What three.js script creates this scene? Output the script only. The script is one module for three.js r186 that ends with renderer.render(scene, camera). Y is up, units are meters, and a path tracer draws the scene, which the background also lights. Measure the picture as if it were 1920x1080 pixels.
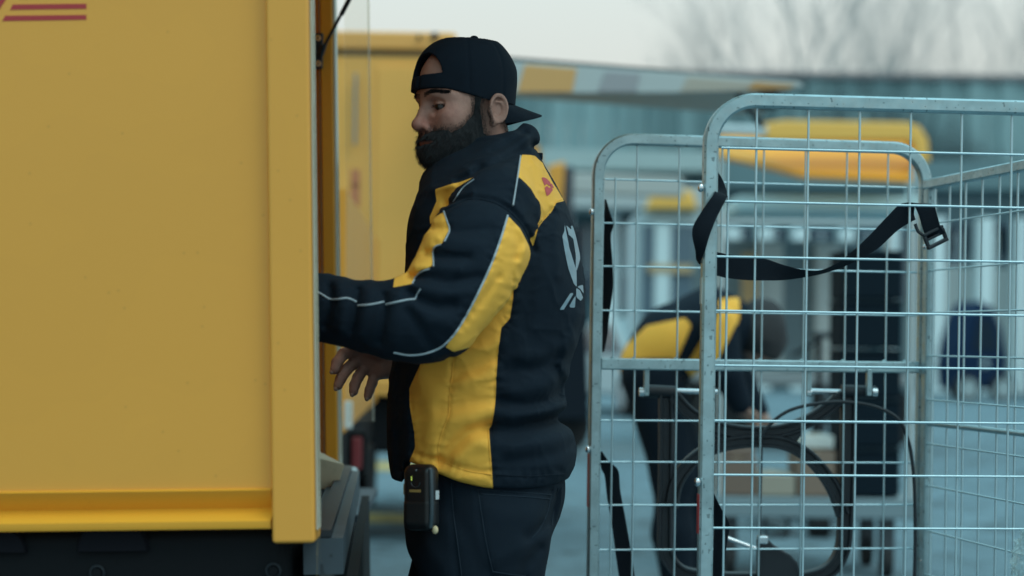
import * as THREE from 'three';
import { mergeGeometries, mergeVertices } from 'three/addons/utils/BufferGeometryUtils.js';
import { RoundedBoxGeometry } from 'three/addons/geometries/RoundedBoxGeometry.js';

// ---------- camera, sky, sun, exposure ----------
const scene = new THREE.Scene();
const FOCAL = 3200, EYE = 1.23;                       // focal length in photograph pixels, lens height in metres
const camera = new THREE.PerspectiveCamera(2 * Math.atan(540 / FOCAL) * 180 / Math.PI, 16 / 9, 0.1, 400);
camera.position.set(0, EYE, 0);
camera.rotation.z = 0.0135;
camera.setViewOffset(1920, 1080, 0, -100, 1920, 1080); // lens shifted up: the horizon lies below the middle
camera.focus = 3.45;
camera.userData.fStop = 2.0;
camera.updateMatrixWorld(true);

const renderer = new THREE.WebGLRenderer({ antialias: true });
renderer.toneMapping = THREE.LinearToneMapping;
renderer.toneMappingExposure = 0.88;
renderer.shadowMap.enabled = true;

const V = (x, y, z) => new THREE.Vector3(x, y, z), clamp = (x, a, b) => Math.min(b, Math.max(a, x));
const sstep = (a, b, x) => { const t = clamp((x - a) / (b - a), 0, 1); return t * t * (3 - 2 * t); };
{ // overcast sky, three times as bright overhead as at the horizon
  const W = 256, H = 128, data = new Float32Array(W * H * 4);
  for (let j = 0; j < H; j++) for (let i = 0; i < W; i++) {
    const el = ((j + 0.5) / H - 0.5) * Math.PI, s = Math.max(0, Math.sin(el)), az = (i + 0.5) / W * Math.PI * 2;
    const cloud = 1 + 0.05 * Math.sin(az * 3 + s * 5) * Math.sin(s * 9 + az) * Math.min(1, s * 3);
    const t = sstep(0.12, 0.5, s), L = 0.71 * (1 + 1.45 * s) * cloud, o = (j * W + i) * 4;
    data[o] = L * (0.945 - 0.395 * t); data[o + 1] = L * (1.0 - 0.01 * t); data[o + 2] = L * (0.94 + 0.17 * t); data[o + 3] = 1;
  }
  const sky = new THREE.DataTexture(data, W, H, THREE.RGBAFormat, THREE.FloatType);
  sky.mapping = THREE.EquirectangularReflectionMapping; sky.magFilter = THREE.LinearFilter; sky.wrapS = THREE.RepeatWrapping; sky.needsUpdate = true;
  scene.background = sky; scene.environment = sky;
}
const sun = new THREE.DirectionalLight(new THREE.Color(1, 0.95, 0.85), 0.9);
sun.position.set(8, 15, 7); sun.castShadow = true; sun.shadow.radius = 50; sun.shadow.mapSize.set(2048, 2048);
Object.assign(sun.shadow.camera, { left: -20, right: 20, top: 20, bottom: -20, near: 0.5, far: 80 });
scene.add(sun, sun.target);

// ---------- helpers ----------
const at = (px, py, d) => V((px - 960) / FOCAL * d, -(py - 640) / FOCAL * d, -d).applyMatrix4(camera.matrixWorld); // a point measured off the photograph, at its distance
let seed = 7;
const rnd = () => { seed = (seed * 1664525 + 1013904223) >>> 0; return seed / 4294967296; };
const rr = (a, b) => a + (b - a) * rnd();
const hash3 = (x, y, z) => { let h = Math.imul(x, 374761393) ^ Math.imul(y, 668265263) ^ Math.imul(z, 2147483647 ^ 0x5bd1e995); h = Math.imul(h ^ (h >>> 13), 1274126177); return ((h ^ (h >>> 16)) >>> 0) / 4294967296; };
function noise3(x, y, z) {
  const xi = Math.floor(x), yi = Math.floor(y), zi = Math.floor(z), f = (t) => t * t * (3 - 2 * t), u = f(x - xi), v = f(y - yi), w = f(z - zi), L = (a, b, t) => a + (b - a) * t;
  const h = (a, b, c) => hash3(xi + a, yi + b, zi + c);
  return L(L(L(h(0, 0, 0), h(1, 0, 0), u), L(h(0, 1, 0), h(1, 1, 0), u), v), L(L(h(0, 0, 1), h(1, 0, 1), u), L(h(0, 1, 1), h(1, 1, 1), u), v), w) * 2 - 1;
}
function dataTex(size, fn, srgb) {
  const d = new Uint8Array(size * size * 4);
  for (let j = 0; j < size; j++) for (let i = 0; i < size; i++) {
    const c = fn(i / size, j / size, i, j), o = (j * size + i) * 4;
    if (typeof c === 'number') d[o] = d[o + 1] = d[o + 2] = clamp(c, 0, 1) * 255; else for (let k = 0; k < 3; k++) d[o + k] = clamp(c[k], 0, 1) * 255;
    d[o + 3] = 255;
  }
  const t = new THREE.DataTexture(d, size, size); t.wrapS = t.wrapT = THREE.RepeatWrapping; t.magFilter = THREE.LinearFilter; t.minFilter = THREE.LinearMipmapLinearFilter;
  if (srgb) t.colorSpace = THREE.SRGBColorSpace;
  t.needsUpdate = true; return t;
}
const rep = (t, n) => { const c = t.clone(); c.repeat.set(n, n); c.needsUpdate = true; return c; };
// tileable value noise
function tn(u, v, n, s = 0) {
  const x = u * n, y = v * n, xi = Math.floor(x), yi = Math.floor(y), f = (t) => t * t * (3 - 2 * t), a = f(x - xi), b = f(y - yi), h = (i, j) => hash3((i + n) % n, (j + n) % n, s);
  const L = (p, q, t) => p + (q - p) * t;
  return L(L(h(xi, yi), h(xi + 1, yi), a), L(h(xi, yi + 1), h(xi + 1, yi + 1), a), b);
}
const fbm = (u, v, n, s = 0) => 0.5 * tn(u, v, n, s) + 0.25 * tn(u, v, n * 2, s + 1) + 0.15 * tn(u, v, n * 4, s + 2) + 0.1 * tn(u, v, n * 8, s + 3);

const T = {
  weave: dataTex(256, (u, v, i, j) => 0.5 + 0.25 * Math.sin((i + j) * Math.PI / 2) + 0.3 * (hash3(i, j, 3) - 0.5)),
  grain: dataTex(256, (u, v, i, j) => 0.6 * hash3(i, j, 1) + 0.4 * fbm(u, v, 16, 5)),
  peel: dataTex(256, (u, v) => fbm(u, v, 24, 9)),
  mottle: dataTex(512, (u, v) => 0.82 + 0.18 * fbm(u, v, 6, 2)),
  dirty: dataTex(512, (u, v, i, j) => { const a = fbm(u, v, 5, 21), s = Math.max(0, fbm(u, v, 30, 33) - 0.66) * 0.6; const k = 0.94 + 0.05 * (a - 0.5) - s * 0.4 - (hash3(i, j, 8) > 0.998 ? 0.07 : 0); return [k, k, k * 0.99]; }, true),
  paint: dataTex(512, (u, v, i, j) => { const k = 0.965 + 0.035 * (fbm(u, v, 4, 71) - 0.5) - (hash3(i, j, 72) > 0.9992 ? 0.1 : 0); return [k, k, k * 0.995]; }, true),
  zinc: dataTex(512, (u, v, i, j) => { const a = tn(u, v, 40, 4), b = tn(u, v, 96, 6); return 0.32 + 0.4 * (Math.round(a * 4) / 4) * 0.6 + 0.2 * b + (hash3(i, j, 4) - 0.5) * 0.08; }),
  zincTint: dataTex(512, (u, v, i, j) => { const a = fbm(u, v, 10, 14), sc = tn(u, v, 60, 3) > 0.9 ? -0.22 : 0; const k = 0.86 + 0.2 * (a - 0.5) + sc; return [k, k, k]; }, true),
  asphalt: dataTex(512, (u, v, i, j) => { const a = fbm(u, v, 4, 40), b = hash3(i, j, 41), st = Math.max(0, fbm(u, v, 9, 47) - 0.58) * 1.6; const k = 0.86 + 0.2 * (a - 0.5) + 0.2 * (b - 0.5) - st * 0.8; return [k, k, k]; }, true),
  bark: dataTex(128, (u, v) => 0.6 + 0.4 * fbm(u, v, 8, 60)),
};
const lin = (r, g, b) => new THREE.Color().setRGB(r, g, b);
function std(r, g, b, roughness = 0.6, o = {}) {
  const P = o.transmission !== undefined || o.clearcoat !== undefined || o.sheen !== undefined || o.specularIntensity !== undefined;
  const m = new (P ? THREE.MeshPhysicalMaterial : THREE.MeshStandardMaterial)({ color: lin(r, g, b), roughness, ...o }); return m;
}
const yellowBase = [0.85, 0.37, 0.052];
const M = {
  vanYellow: std(...yellowBase, 0.4, { map: rep(T.paint, 0.6), bumpMap: rep(T.peel, 5), bumpScale: 0.00012 }),
  vanTrim: std(0.88, 0.385, 0.03, 0.38, { map: rep(T.paint, 1.3), bumpMap: rep(T.peel, 5), bumpScale: 0.0001 }),
  red: std(0.42, 0.028, 0.03, 0.45),
  blackPlastic: std(0.007, 0.012, 0.018, 0.5, { bumpMap: rep(T.grain, 12), bumpScale: 0.0003 }),
  rubber: std(0.014, 0.016, 0.018, 0.85, { bumpMap: rep(T.grain, 20), bumpScale: 0.0006 }),
  chassis: std(0.006, 0.007, 0.009, 0.75, { map: rep(T.dirty, 2), specularIntensity: 0.3 }),
  steelSill: std(0.06, 0.085, 0.105, 0.55, { metalness: 0.15, map: T.zincTint }),
  zinc: std(0.5, 0.67, 0.71, 0.78, { metalness: 0.72, map: rep(T.zincTint, 3), roughnessMap: rep(T.zinc, 3) }),
  wire: std(0.47, 0.63, 0.68, 0.42, { metalness: 0.75 }),
  chrome: std(0.7, 0.72, 0.74, 0.25, { metalness: 1 }),
  strap: std(0.006, 0.0105, 0.017, 0.85, { specularIntensity: 0.4, bumpMap: rep(T.weave, 26), bumpScale: 0.0009 }),
  clear: std(0.92, 0.95, 0.95, 0.06, { transmission: 1, thickness: 0, ior: 1.45 }),
  card: std(0.36, 0.25, 0.15, 0.85, { map: rep(T.dirty, 2) }),
  cardPale: std(0.55, 0.45, 0.32, 0.85, { map: rep(T.dirty, 2) }),
  asphalt: std(0.165, 0.255, 0.3, 0.9, { map: rep(T.asphalt, 0.6), bumpMap: rep(T.grain, 3), bumpScale: 0.003 }),
  paintLine: std(0.6, 0.42, 0.12, 0.8, { map: rep(T.asphalt, 1.4) }),
  white: std(0.72, 0.74, 0.72, 0.7, { map: rep(T.dirty, 0.4) }),
  greyMetal: std(0.3, 0.33, 0.35, 0.5, { map: rep(T.dirty, 0.5) }),
  darkGlass: std(0.03, 0.05, 0.07, 0.12, {}),
  rubberSeal: std(0.02, 0.02, 0.02, 0.8),
};
function boxUV(g, s = 1) { // metres, by the axis each face points along
  if (!g.attributes.normal) g.computeVertexNormals();
  const p = g.attributes.position, n = g.attributes.normal, uv = new Float32Array(p.count * 2);
  for (let i = 0; i < p.count; i++) {
    const a = Math.abs(n.getX(i)), b = Math.abs(n.getY(i)), c = Math.abs(n.getZ(i)), x = p.getX(i), y = p.getY(i), z = p.getZ(i);
    if (a >= b && a >= c) { uv[2 * i] = z * s; uv[2 * i + 1] = y * s; } else if (b >= c) { uv[2 * i] = x * s; uv[2 * i + 1] = z * s; } else { uv[2 * i] = x * s; uv[2 * i + 1] = y * s; }
  }
  g.setAttribute('uv', new THREE.BufferAttribute(uv, 2)); return g;
}
const names = {};
function numbered(n) { names[n] = (names[n] ?? -1) + 1; return names[n] ? n + '_' + String(names[n]).padStart(3, '0') : n; }
function tag(o, label, category, group, kind) { o.userData.label = label; if (category) o.userData.category = category; if (group) o.userData.group = group; if (kind) o.userData.kind = kind; return o; }
function thing(name, label, category, pos = [0, 0, 0], group) { const g = new THREE.Group(); g.name = numbered(name); g.position.set(...pos); scene.add(g); return tag(g, label, category, group); }
function part(name, geo, mat, parent = scene, pos, rot) {
  const m = new THREE.Mesh(geo, mat); m.name = parent === scene ? numbered(name) : name; m.castShadow = m.receiveShadow = true;
  if (pos) m.position.set(...(pos.toArray?.() ?? pos)); if (rot) m.rotation.set(...rot);
  parent.add(m); return m;
}
const box = (w, h, d, r = 0.004) => boxUV(r > 0 ? new RoundedBoxGeometry(w, h, d, 1, Math.min(r, w / 2.1, h / 2.1, d / 2.1)) : new THREE.BoxGeometry(w, h, d));
const boxAt = (x0, x1, y0, y1, z0, z1, r = 0.003) => boxUV(box(Math.abs(x1 - x0), Math.abs(y1 - y0), Math.abs(z1 - z0), r).translate((x0 + x1) / 2, (y0 + y1) / 2, (z0 + z1) / 2));
const unitCyl = new THREE.CylinderGeometry(1, 1, 1, 10, 1);
const YUP = V(0, 1, 0);
function rod(name, a, b, r, mat, parent) { // a round bar between two points
  const m = part(name, unitCyl, mat, parent), d = b.clone().sub(a);
  m.position.copy(a).addScaledVector(d, 0.5); m.quaternion.setFromUnitVectors(YUP, d.clone().normalize()); m.scale.set(r, d.length(), r); return m;
}
function tube(pts, r, seg = 32, rad = 8, closed = false) { return new THREE.TubeGeometry(new THREE.CatmullRomCurve3(pts, closed, 'centripetal'), seg, r, rad, closed); }
function sweep(path, N, prof) { // prof [[side, normal]...] swept along a planar path, ends capped
  const n = prof.length, P = [], I = [];
  path.forEach((p, i) => {
    const a = path[Math.max(0, i - 1)], b = path[Math.min(path.length - 1, i + 1)], t = b.clone().sub(a).normalize(), s = t.clone().cross(N).normalize();
    for (const [u, w] of prof) P.push(p.clone().addScaledVector(s, u).addScaledVector(N, w));
  });
  const pos = [], tri = (a, b, c) => pos.push(...a.toArray(), ...b.toArray(), ...c.toArray());
  for (let i = 0; i + 1 < path.length; i++) for (let k = 0; k < n; k++) { const a = P[i * n + k], b = P[i * n + (k + 1) % n], c = P[(i + 1) * n + k], d = P[(i + 1) * n + (k + 1) % n]; tri(a, b, c); tri(b, d, c); }
  for (let k = 1; k + 1 < n; k++) { tri(P[0], P[k + 1], P[k]); const o = (path.length - 1) * n; tri(P[o], P[o + k], P[o + k + 1]); }
  const g = new THREE.BufferGeometry(); g.setAttribute('position', new THREE.Float32BufferAttribute(pos, 3)); return creased(g, 0.6);
}
function creased(g, angle) { // smooth normals except across sharp edges
  g = g.index ? g.toNonIndexed() : g; const p = g.attributes.position, n = p.count, map = new Map(), fn = [], k = (i) => Math.round(p.getX(i) * 2e4) + ',' + Math.round(p.getY(i) * 2e4) + ',' + Math.round(p.getZ(i) * 2e4);
  const a = V(), b = V(), c = V();
  for (let t = 0; t < n; t += 3) { a.fromBufferAttribute(p, t); b.fromBufferAttribute(p, t + 1); c.fromBufferAttribute(p, t + 2); const m = b.clone().sub(a).cross(c.clone().sub(a)); fn.push(m); for (let j = 0; j < 3; j++) { const key = k(t + j); (map.get(key) ?? map.set(key, []).get(key)).push(t / 3); } }
  const N = new Float32Array(n * 3), cos = Math.cos(angle), un = fn.map((v) => v.clone().normalize());
  for (let i = 0; i < n; i++) { const t = (i / 3) | 0, s = V(); for (const f of map.get(k(i))) if (un[f].dot(un[t]) > cos) s.add(fn[f]); s.normalize(); N.set([s.x, s.y, s.z], i * 3); }
  g.setAttribute('normal', new THREE.BufferAttribute(N, 3)); return boxUV(g);
}
function extrude(pts, depth, bevel = 0.002) { // polygon in x, y pushed along +z
  const s = new THREE.Shape(pts.map(([x, y]) => new THREE.Vector2(x, y)));
  return boxUV(new THREE.ExtrudeGeometry(s, { depth, bevelEnabled: bevel > 0, bevelThickness: bevel, bevelSize: bevel, bevelSegments: 1, curveSegments: 8 }));
}
function ribbon(pairs, thick = 0.0016, sub = 6) { // a strap: edge point pairs, smoothed, with thickness
  const A = new THREE.CatmullRomCurve3(pairs.map((p) => p[0]), false, 'centripetal'), B = new THREE.CatmullRomCurve3(pairs.map((p) => p[1]), false, 'centripetal');
  const n = (pairs.length - 1) * sub, K = 5, rows = [];
  for (let i = 0; i <= n; i++) { const t = i / n, a = A.getPoint(t), b = B.getPoint(t); rows.push(Array.from({ length: K }, (_, k) => a.clone().lerp(b, k / (K - 1)))); }
  const P = [], I = [];
  for (const side of [1, -1]) rows.forEach((row, i) => row.forEach((p, k) => {
    const t = rows[Math.min(n, i + 1)][k].clone().sub(rows[Math.max(0, i - 1)][k]), w = row[K - 1].clone().sub(row[0]), nn = t.cross(w).normalize();
    P.push(...p.clone().addScaledVector(nn, side * thick / 2).toArray());
  }));
  const o = (n + 1) * K, id = (i, k, s) => i * K + k + (s ? o : 0);
  for (let i = 0; i < n; i++) {
    for (let k = 0; k + 1 < K; k++) { I.push(id(i, k), id(i, k + 1), id(i + 1, k), id(i, k + 1), id(i + 1, k + 1), id(i + 1, k)); I.push(id(i, k, 1), id(i + 1, k, 1), id(i, k + 1, 1), id(i, k + 1, 1), id(i + 1, k, 1), id(i + 1, k + 1, 1)); }
    for (const k of [0, K - 1]) I.push(id(i, k), id(i + 1, k), id(i, k, 1), id(i, k, 1), id(i + 1, k), id(i + 1, k, 1));
  }
  const g = new THREE.BufferGeometry(); g.setAttribute('position', new THREE.Float32BufferAttribute(P, 3)); g.setIndex(I); g.computeVertexNormals(); return boxUV(g);
}
// ---------- ground ----------
{
  const g = new THREE.PlaneGeometry(400, 400, 1, 1).rotateX(-Math.PI / 2); boxUV(g);
  tag(part('ground', g, M.asphalt, scene, [0, 0, -60]), 'worn grey asphalt of the loading yard', undefined, undefined, 'structure');
  for (const [py, w] of [[878, 1.0], [975, 0.6]]) {
    const a = at(610, py, EYE * FOCAL / (py - 640)), z = a.z;
    const l = part('painted_line', boxUV(new THREE.PlaneGeometry(1.5, w).rotateX(-Math.PI / 2)), M.paintLine, scene, [a.x + 0.42, 0.004, z]);
    tag(l, py < 900 ? 'yellow parking line on the asphalt beside the van with the clear strip, farther one' : 'yellow parking line on the asphalt beside the open van, close to its sill', undefined, undefined, 'structure');
  }
}
// ---------- the open parcel van ----------
{
  const van = thing('parcel_van', 'yellow parcel van with open side and red stripes, worker reaching in', 'van');
  van.position.copy(at(592, 1017, 2.85)); van.rotation.z = 0.0255;
  // local: x along the panel, y up, z towards the viewer; origin at the foot of the corner post
  part('rear_panel', boxAt(-1.75, -0.072, 0.088, 2.3, -0.05, -0.012, 0.003), M.vanYellow, van);
  const prof = [[-0.05, 0.024], [0, 0.024], [0.002, 0.03], [0.002, 0.037], [-0.026, 0.053], [-0.03, 0.056], [-0.009, 0.083], [-0.006, 0.088], [-0.010, 0.0905], [-0.05, 0.0905]];
  const rail = sweep([V(-1.75, 0, 0), V(-0.0745, 0, 0)], V(0, 0, 1), prof.map(([z, y]) => [-y, z]));
  part('bottom_rail', rail, M.vanTrim, van);
  const post = part('corner_post', boxAt(-0.071, 0, 0, 2.3, -0.075, 0.012, 0.006), M.vanYellow, van);
  // brush seal: a ragged row of bristles along the edge of the post
  const bristles = [];
  for (let y = 0.03; y < 1.3; y += 0.0032) bristles.push(new THREE.CylinderGeometry(0.0004, 0.0009, 1, 3, 1).rotateZ(-Math.PI / 2 + rr(-0.25, 0.25)).scale(rr(0.004, 0.0085), 1, 1).translate(0.002, y, -0.02 + rr(-0.012, 0.012)));
  const bs = part('brush_seal', mergeGeometries(bristles), std(0.34, 0.25, 0.12, 0.9), post); bs.userData.kind = 'stuff';
  part('seal_strip', boxAt(0.0005, 0.0035, 0.02, 2.3, -0.05, -0.002, 0.001), std(0.5, 0.46, 0.36, 0.6), post);
  // red print: the tail of the lettering and its two speed stripes
  const px = (x, y) => { const p = at(x, y, 2.862); return van.worldToLocal(p); };
  van.updateMatrixWorld(true);
  const poly = (pts) => extrude(pts.map(([x, y]) => { const p = px(x, y); return [p.x, p.y]; }), 0.0006, 0).translate(0, 0, -0.0119);
  part('print_stripe', poly([[24, 8.5], [162, 7], [162, 16.5], [19, 18.5]]), M.red, van);
  part('print_stripe', poly([[10, 29.5], [162, 28], [162, 37], [4, 39.5]]), M.red, van);
  part('print_stripe', poly([[40, -12.5], [162, -14], [162, -4.5], [34, -2.5]]), M.red, van);
  part('print_letter', poly([[-120, 20], [-2, 19], [30, -30], [-10, -70], [-90, -60]]), M.red, van);
  // underbody
  part('underbody', boxAt(-1.75, -0.05, -0.62, 0.02, -0.5, -0.03, 0.02), M.chassis, van);
  part('underbody', boxAt(-1.75, -0.18, -0.62, -0.04, -1.55, -0.51, 0.02), M.chassis, van);
  for (const x of [-0.372, -0.075]) { const b = part('bolt', new THREE.CylinderGeometry(0.008, 0.009, 0.012, 12).rotateX(Math.PI / 2), M.chassis, van, [x, -0.05, -0.026]); part('washer', new THREE.TorusGeometry(0.0115, 0.002, 6, 20), M.blackPlastic, b); }
  for (const [x, w] of [[-0.53, 0.05], [-0.345, 0.075]]) part('mud_flap', boxUV(new THREE.CylinderGeometry(w, w * 1.1, 0.01, 28, 1, false, 0, Math.PI).rotateX(Math.PI / 2).rotateZ(Math.PI / 2).scale(0.75, 0.75, 1)), std(0.007, 0.007, 0.01, 0.8, { specularIntensity: 0.2 }), van, [x, -0.013, -0.024]);
  // opening: sill running back to the far jamb
  const zN = -0.075, zF = -1.62, xN = -0.012, xF = -0.122, along = (t, y) => V(xN + (xF - xN) * t, y, zN + (zF - zN) * t);
  const slab = (name, y0, y1, dx0, dx1, mat, t0 = 0, t1 = 1) => { const a = along(t0, 0), b = along(t1, 0); const s = sweep([a, b], YUP, [[dx0, y0], [dx1, y0], [dx1, y1], [dx0, y1]]); return part(name, s, mat, van); };
  slab('sill', -0.064, -0.002, 0.05, -0.018, M.steelSill);
  slab('sill_edge', 0, 0.012, 0.03, 0.0, M.blackPlastic);
  slab('side_skirt', -0.55, -0.068, 0.075, 0.055, M.chassis);
  part('floor', boxAt(-1.7, -0.16, -0.03, -0.004, zF, zN, 0.002), M.greyMetal, van);
  part('far_wall', boxAt(-1.7, -0.163, 0, 2.25, zF - 0.04, zF, 0.002), M.vanYellow, van);
  part('inner_wall', boxAt(-1.74, -1.7, 0, 2.25, zF, -0.05, 0.002), M.vanYellow, van);
  part('roof', boxAt(-1.75, 0, 2.3, 2.36, zF - 0.06, 0.01, 0.01), M.vanYellow, van);
  const jamb = part('far_jamb', boxAt(-0.1575, -0.125, 0, 2.29, zF - 0.04, zF + 0.035, 0.004), M.vanTrim, van);
  part('jamb_seal', boxAt(-0.162, -0.159, 0, 2.29, zF - 0.03, zF + 0.028, 0.001), std(0.5, 0.46, 0.36, 0.6), jamb);
  part('jamb_seal', boxAt(-0.1243, -0.119, 0.0, 2.29, zF - 0.03, zF + 0.03, 0.001), std(0.6, 0.58, 0.5, 0.5), jamb);
  const bris2 = []; for (let y = 0.0; y < 0.8; y += 0.004) bris2.push(new THREE.CylinderGeometry(0.0005, 0.001, 1, 3, 1).rotateZ(-Math.PI / 2 + rr(-0.3, 0.3)).scale(rr(0.004, 0.008), 1, 1).translate(-0.117, y, zF + rr(0, 0.02)));
  part('brush_seal', mergeGeometries(bris2), std(0.34, 0.25, 0.12, 0.9), jamb).userData.kind = 'stuff';
  // reflector below the sill
  const rf = part('reflector', box(0.012, 0.07, 0.02, 0.003), std(0.45, 0.03, 0.03, 0.3), van); rf.position.copy(van.worldToLocal(at(604, 1040, 3.2)));
  const rf2 = part('reflector_frame', box(0.008, 0.085, 0.03, 0.003), M.greyMetal, van); rf2.position.copy(van.worldToLocal(at(609, 1032, 3.23)));
  // gas strut of the raised flap with its bracket on the far jamb
  const dS = 4.42;
  const br = part('strut_bracket', box(0.025, 0.094, 0.012, 0.004), M.blackPlastic, van); br.position.copy(van.worldToLocal(at(596.5, 96, dS))); br.rotation.z = -0.03;
  for (const y of [71, 119]) { const s = part('screw', new THREE.CylinderGeometry(0.0075, 0.0085, 0.008, 14).rotateX(Math.PI / 2), M.chrome, br); s.position.copy(br.worldToLocal(at(596.5, y, dS - 0.012))); s.position.z = 0.008; part('screw_socket', new THREE.CylinderGeometry(0.0032, 0.0032, 0.003, 6).rotateX(Math.PI / 2), M.blackPlastic, s, [0, 0, 0.0035]); }
  const L = (x, y, d) => van.worldToLocal(at(x, y, d));
  rod('strut_socket', L(601, 104, dS - 0.02), L(608, 84, dS - 0.03), 0.0075, M.blackPlastic, van);
  rod('gas_strut', L(605, 92, dS - 0.025), L(705, -96, dS - 0.2), 0.0042, M.blackPlastic, van);
  rod('gas_strut_body', L(640, 27, dS - 0.09), L(705, -96, dS - 0.2), 0.0062, M.blackPlastic, van);
  // raised flap above the picture, and the clear draught strip that hangs from it
  const fA = L(625, -100, 4.4), flap = part('raised_flap', boxAt(0, 1.0, 0, 0.05, 0, 1.35, 0.01), M.vanYellow, van); flap.position.copy(fA); flap.rotation.z = 0.12;
  const top = L(671, -90, 4.55), bot = L(671, 790, 4.55);
  part('clear_strip', boxUV(new THREE.BoxGeometry(0.062, top.y - bot.y, 0.003)), std(0.97, 0.97, 0.95, 0.08, { transmission: 0.98, thickness: 0, ior: 1.3 }), van, [(top.x + bot.x) / 2, (top.y + bot.y) / 2, top.z]);
  part('clear_strip_edge', boxUV(new THREE.BoxGeometry(0.006, top.y - bot.y, 0.005)), std(0.9, 0.9, 0.85, 0.2, { transmission: 0.85, thickness: 0 }), van, [(top.x + bot.x) / 2 + 0.034, (top.y + bot.y) / 2, top.z]);
  // carrier at the back so that the van stands on wheels
  for (const [x, z] of [[-1.2, -0.2], [-1.2, -1.4]]) { const w = part('wheel', boxUV(new THREE.CylinderGeometry(0.33, 0.33, 0.2, 28).rotateX(Math.PI / 2)), M.rubber, van, [x, -0.56, z]); part('rim', new THREE.CylinderGeometry(0.2, 0.2, 0.21, 20).rotateX(Math.PI / 2), M.greyMetal, w); }
}
{ // parcel lying in the opening
  const p = thing('cardboard_parcel', 'small cream cardboard parcel lying on the van floor behind the post', 'parcel');
  const c = at(588, 878, 4.05); p.position.copy(c); p.rotation.set(0.15, 0.5, -0.32);
  part('carton', box(0.075, 0.07, 0.16, 0.003), M.cardPale, p);
  for (let k = 0; k < 9; k++) part('flute', boxAt(0.0375, 0.0395, -0.03, 0.03, -0.075 + k * 0.017, -0.066 + k * 0.017, 0.0005), M.cardPale, p);
}
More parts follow.
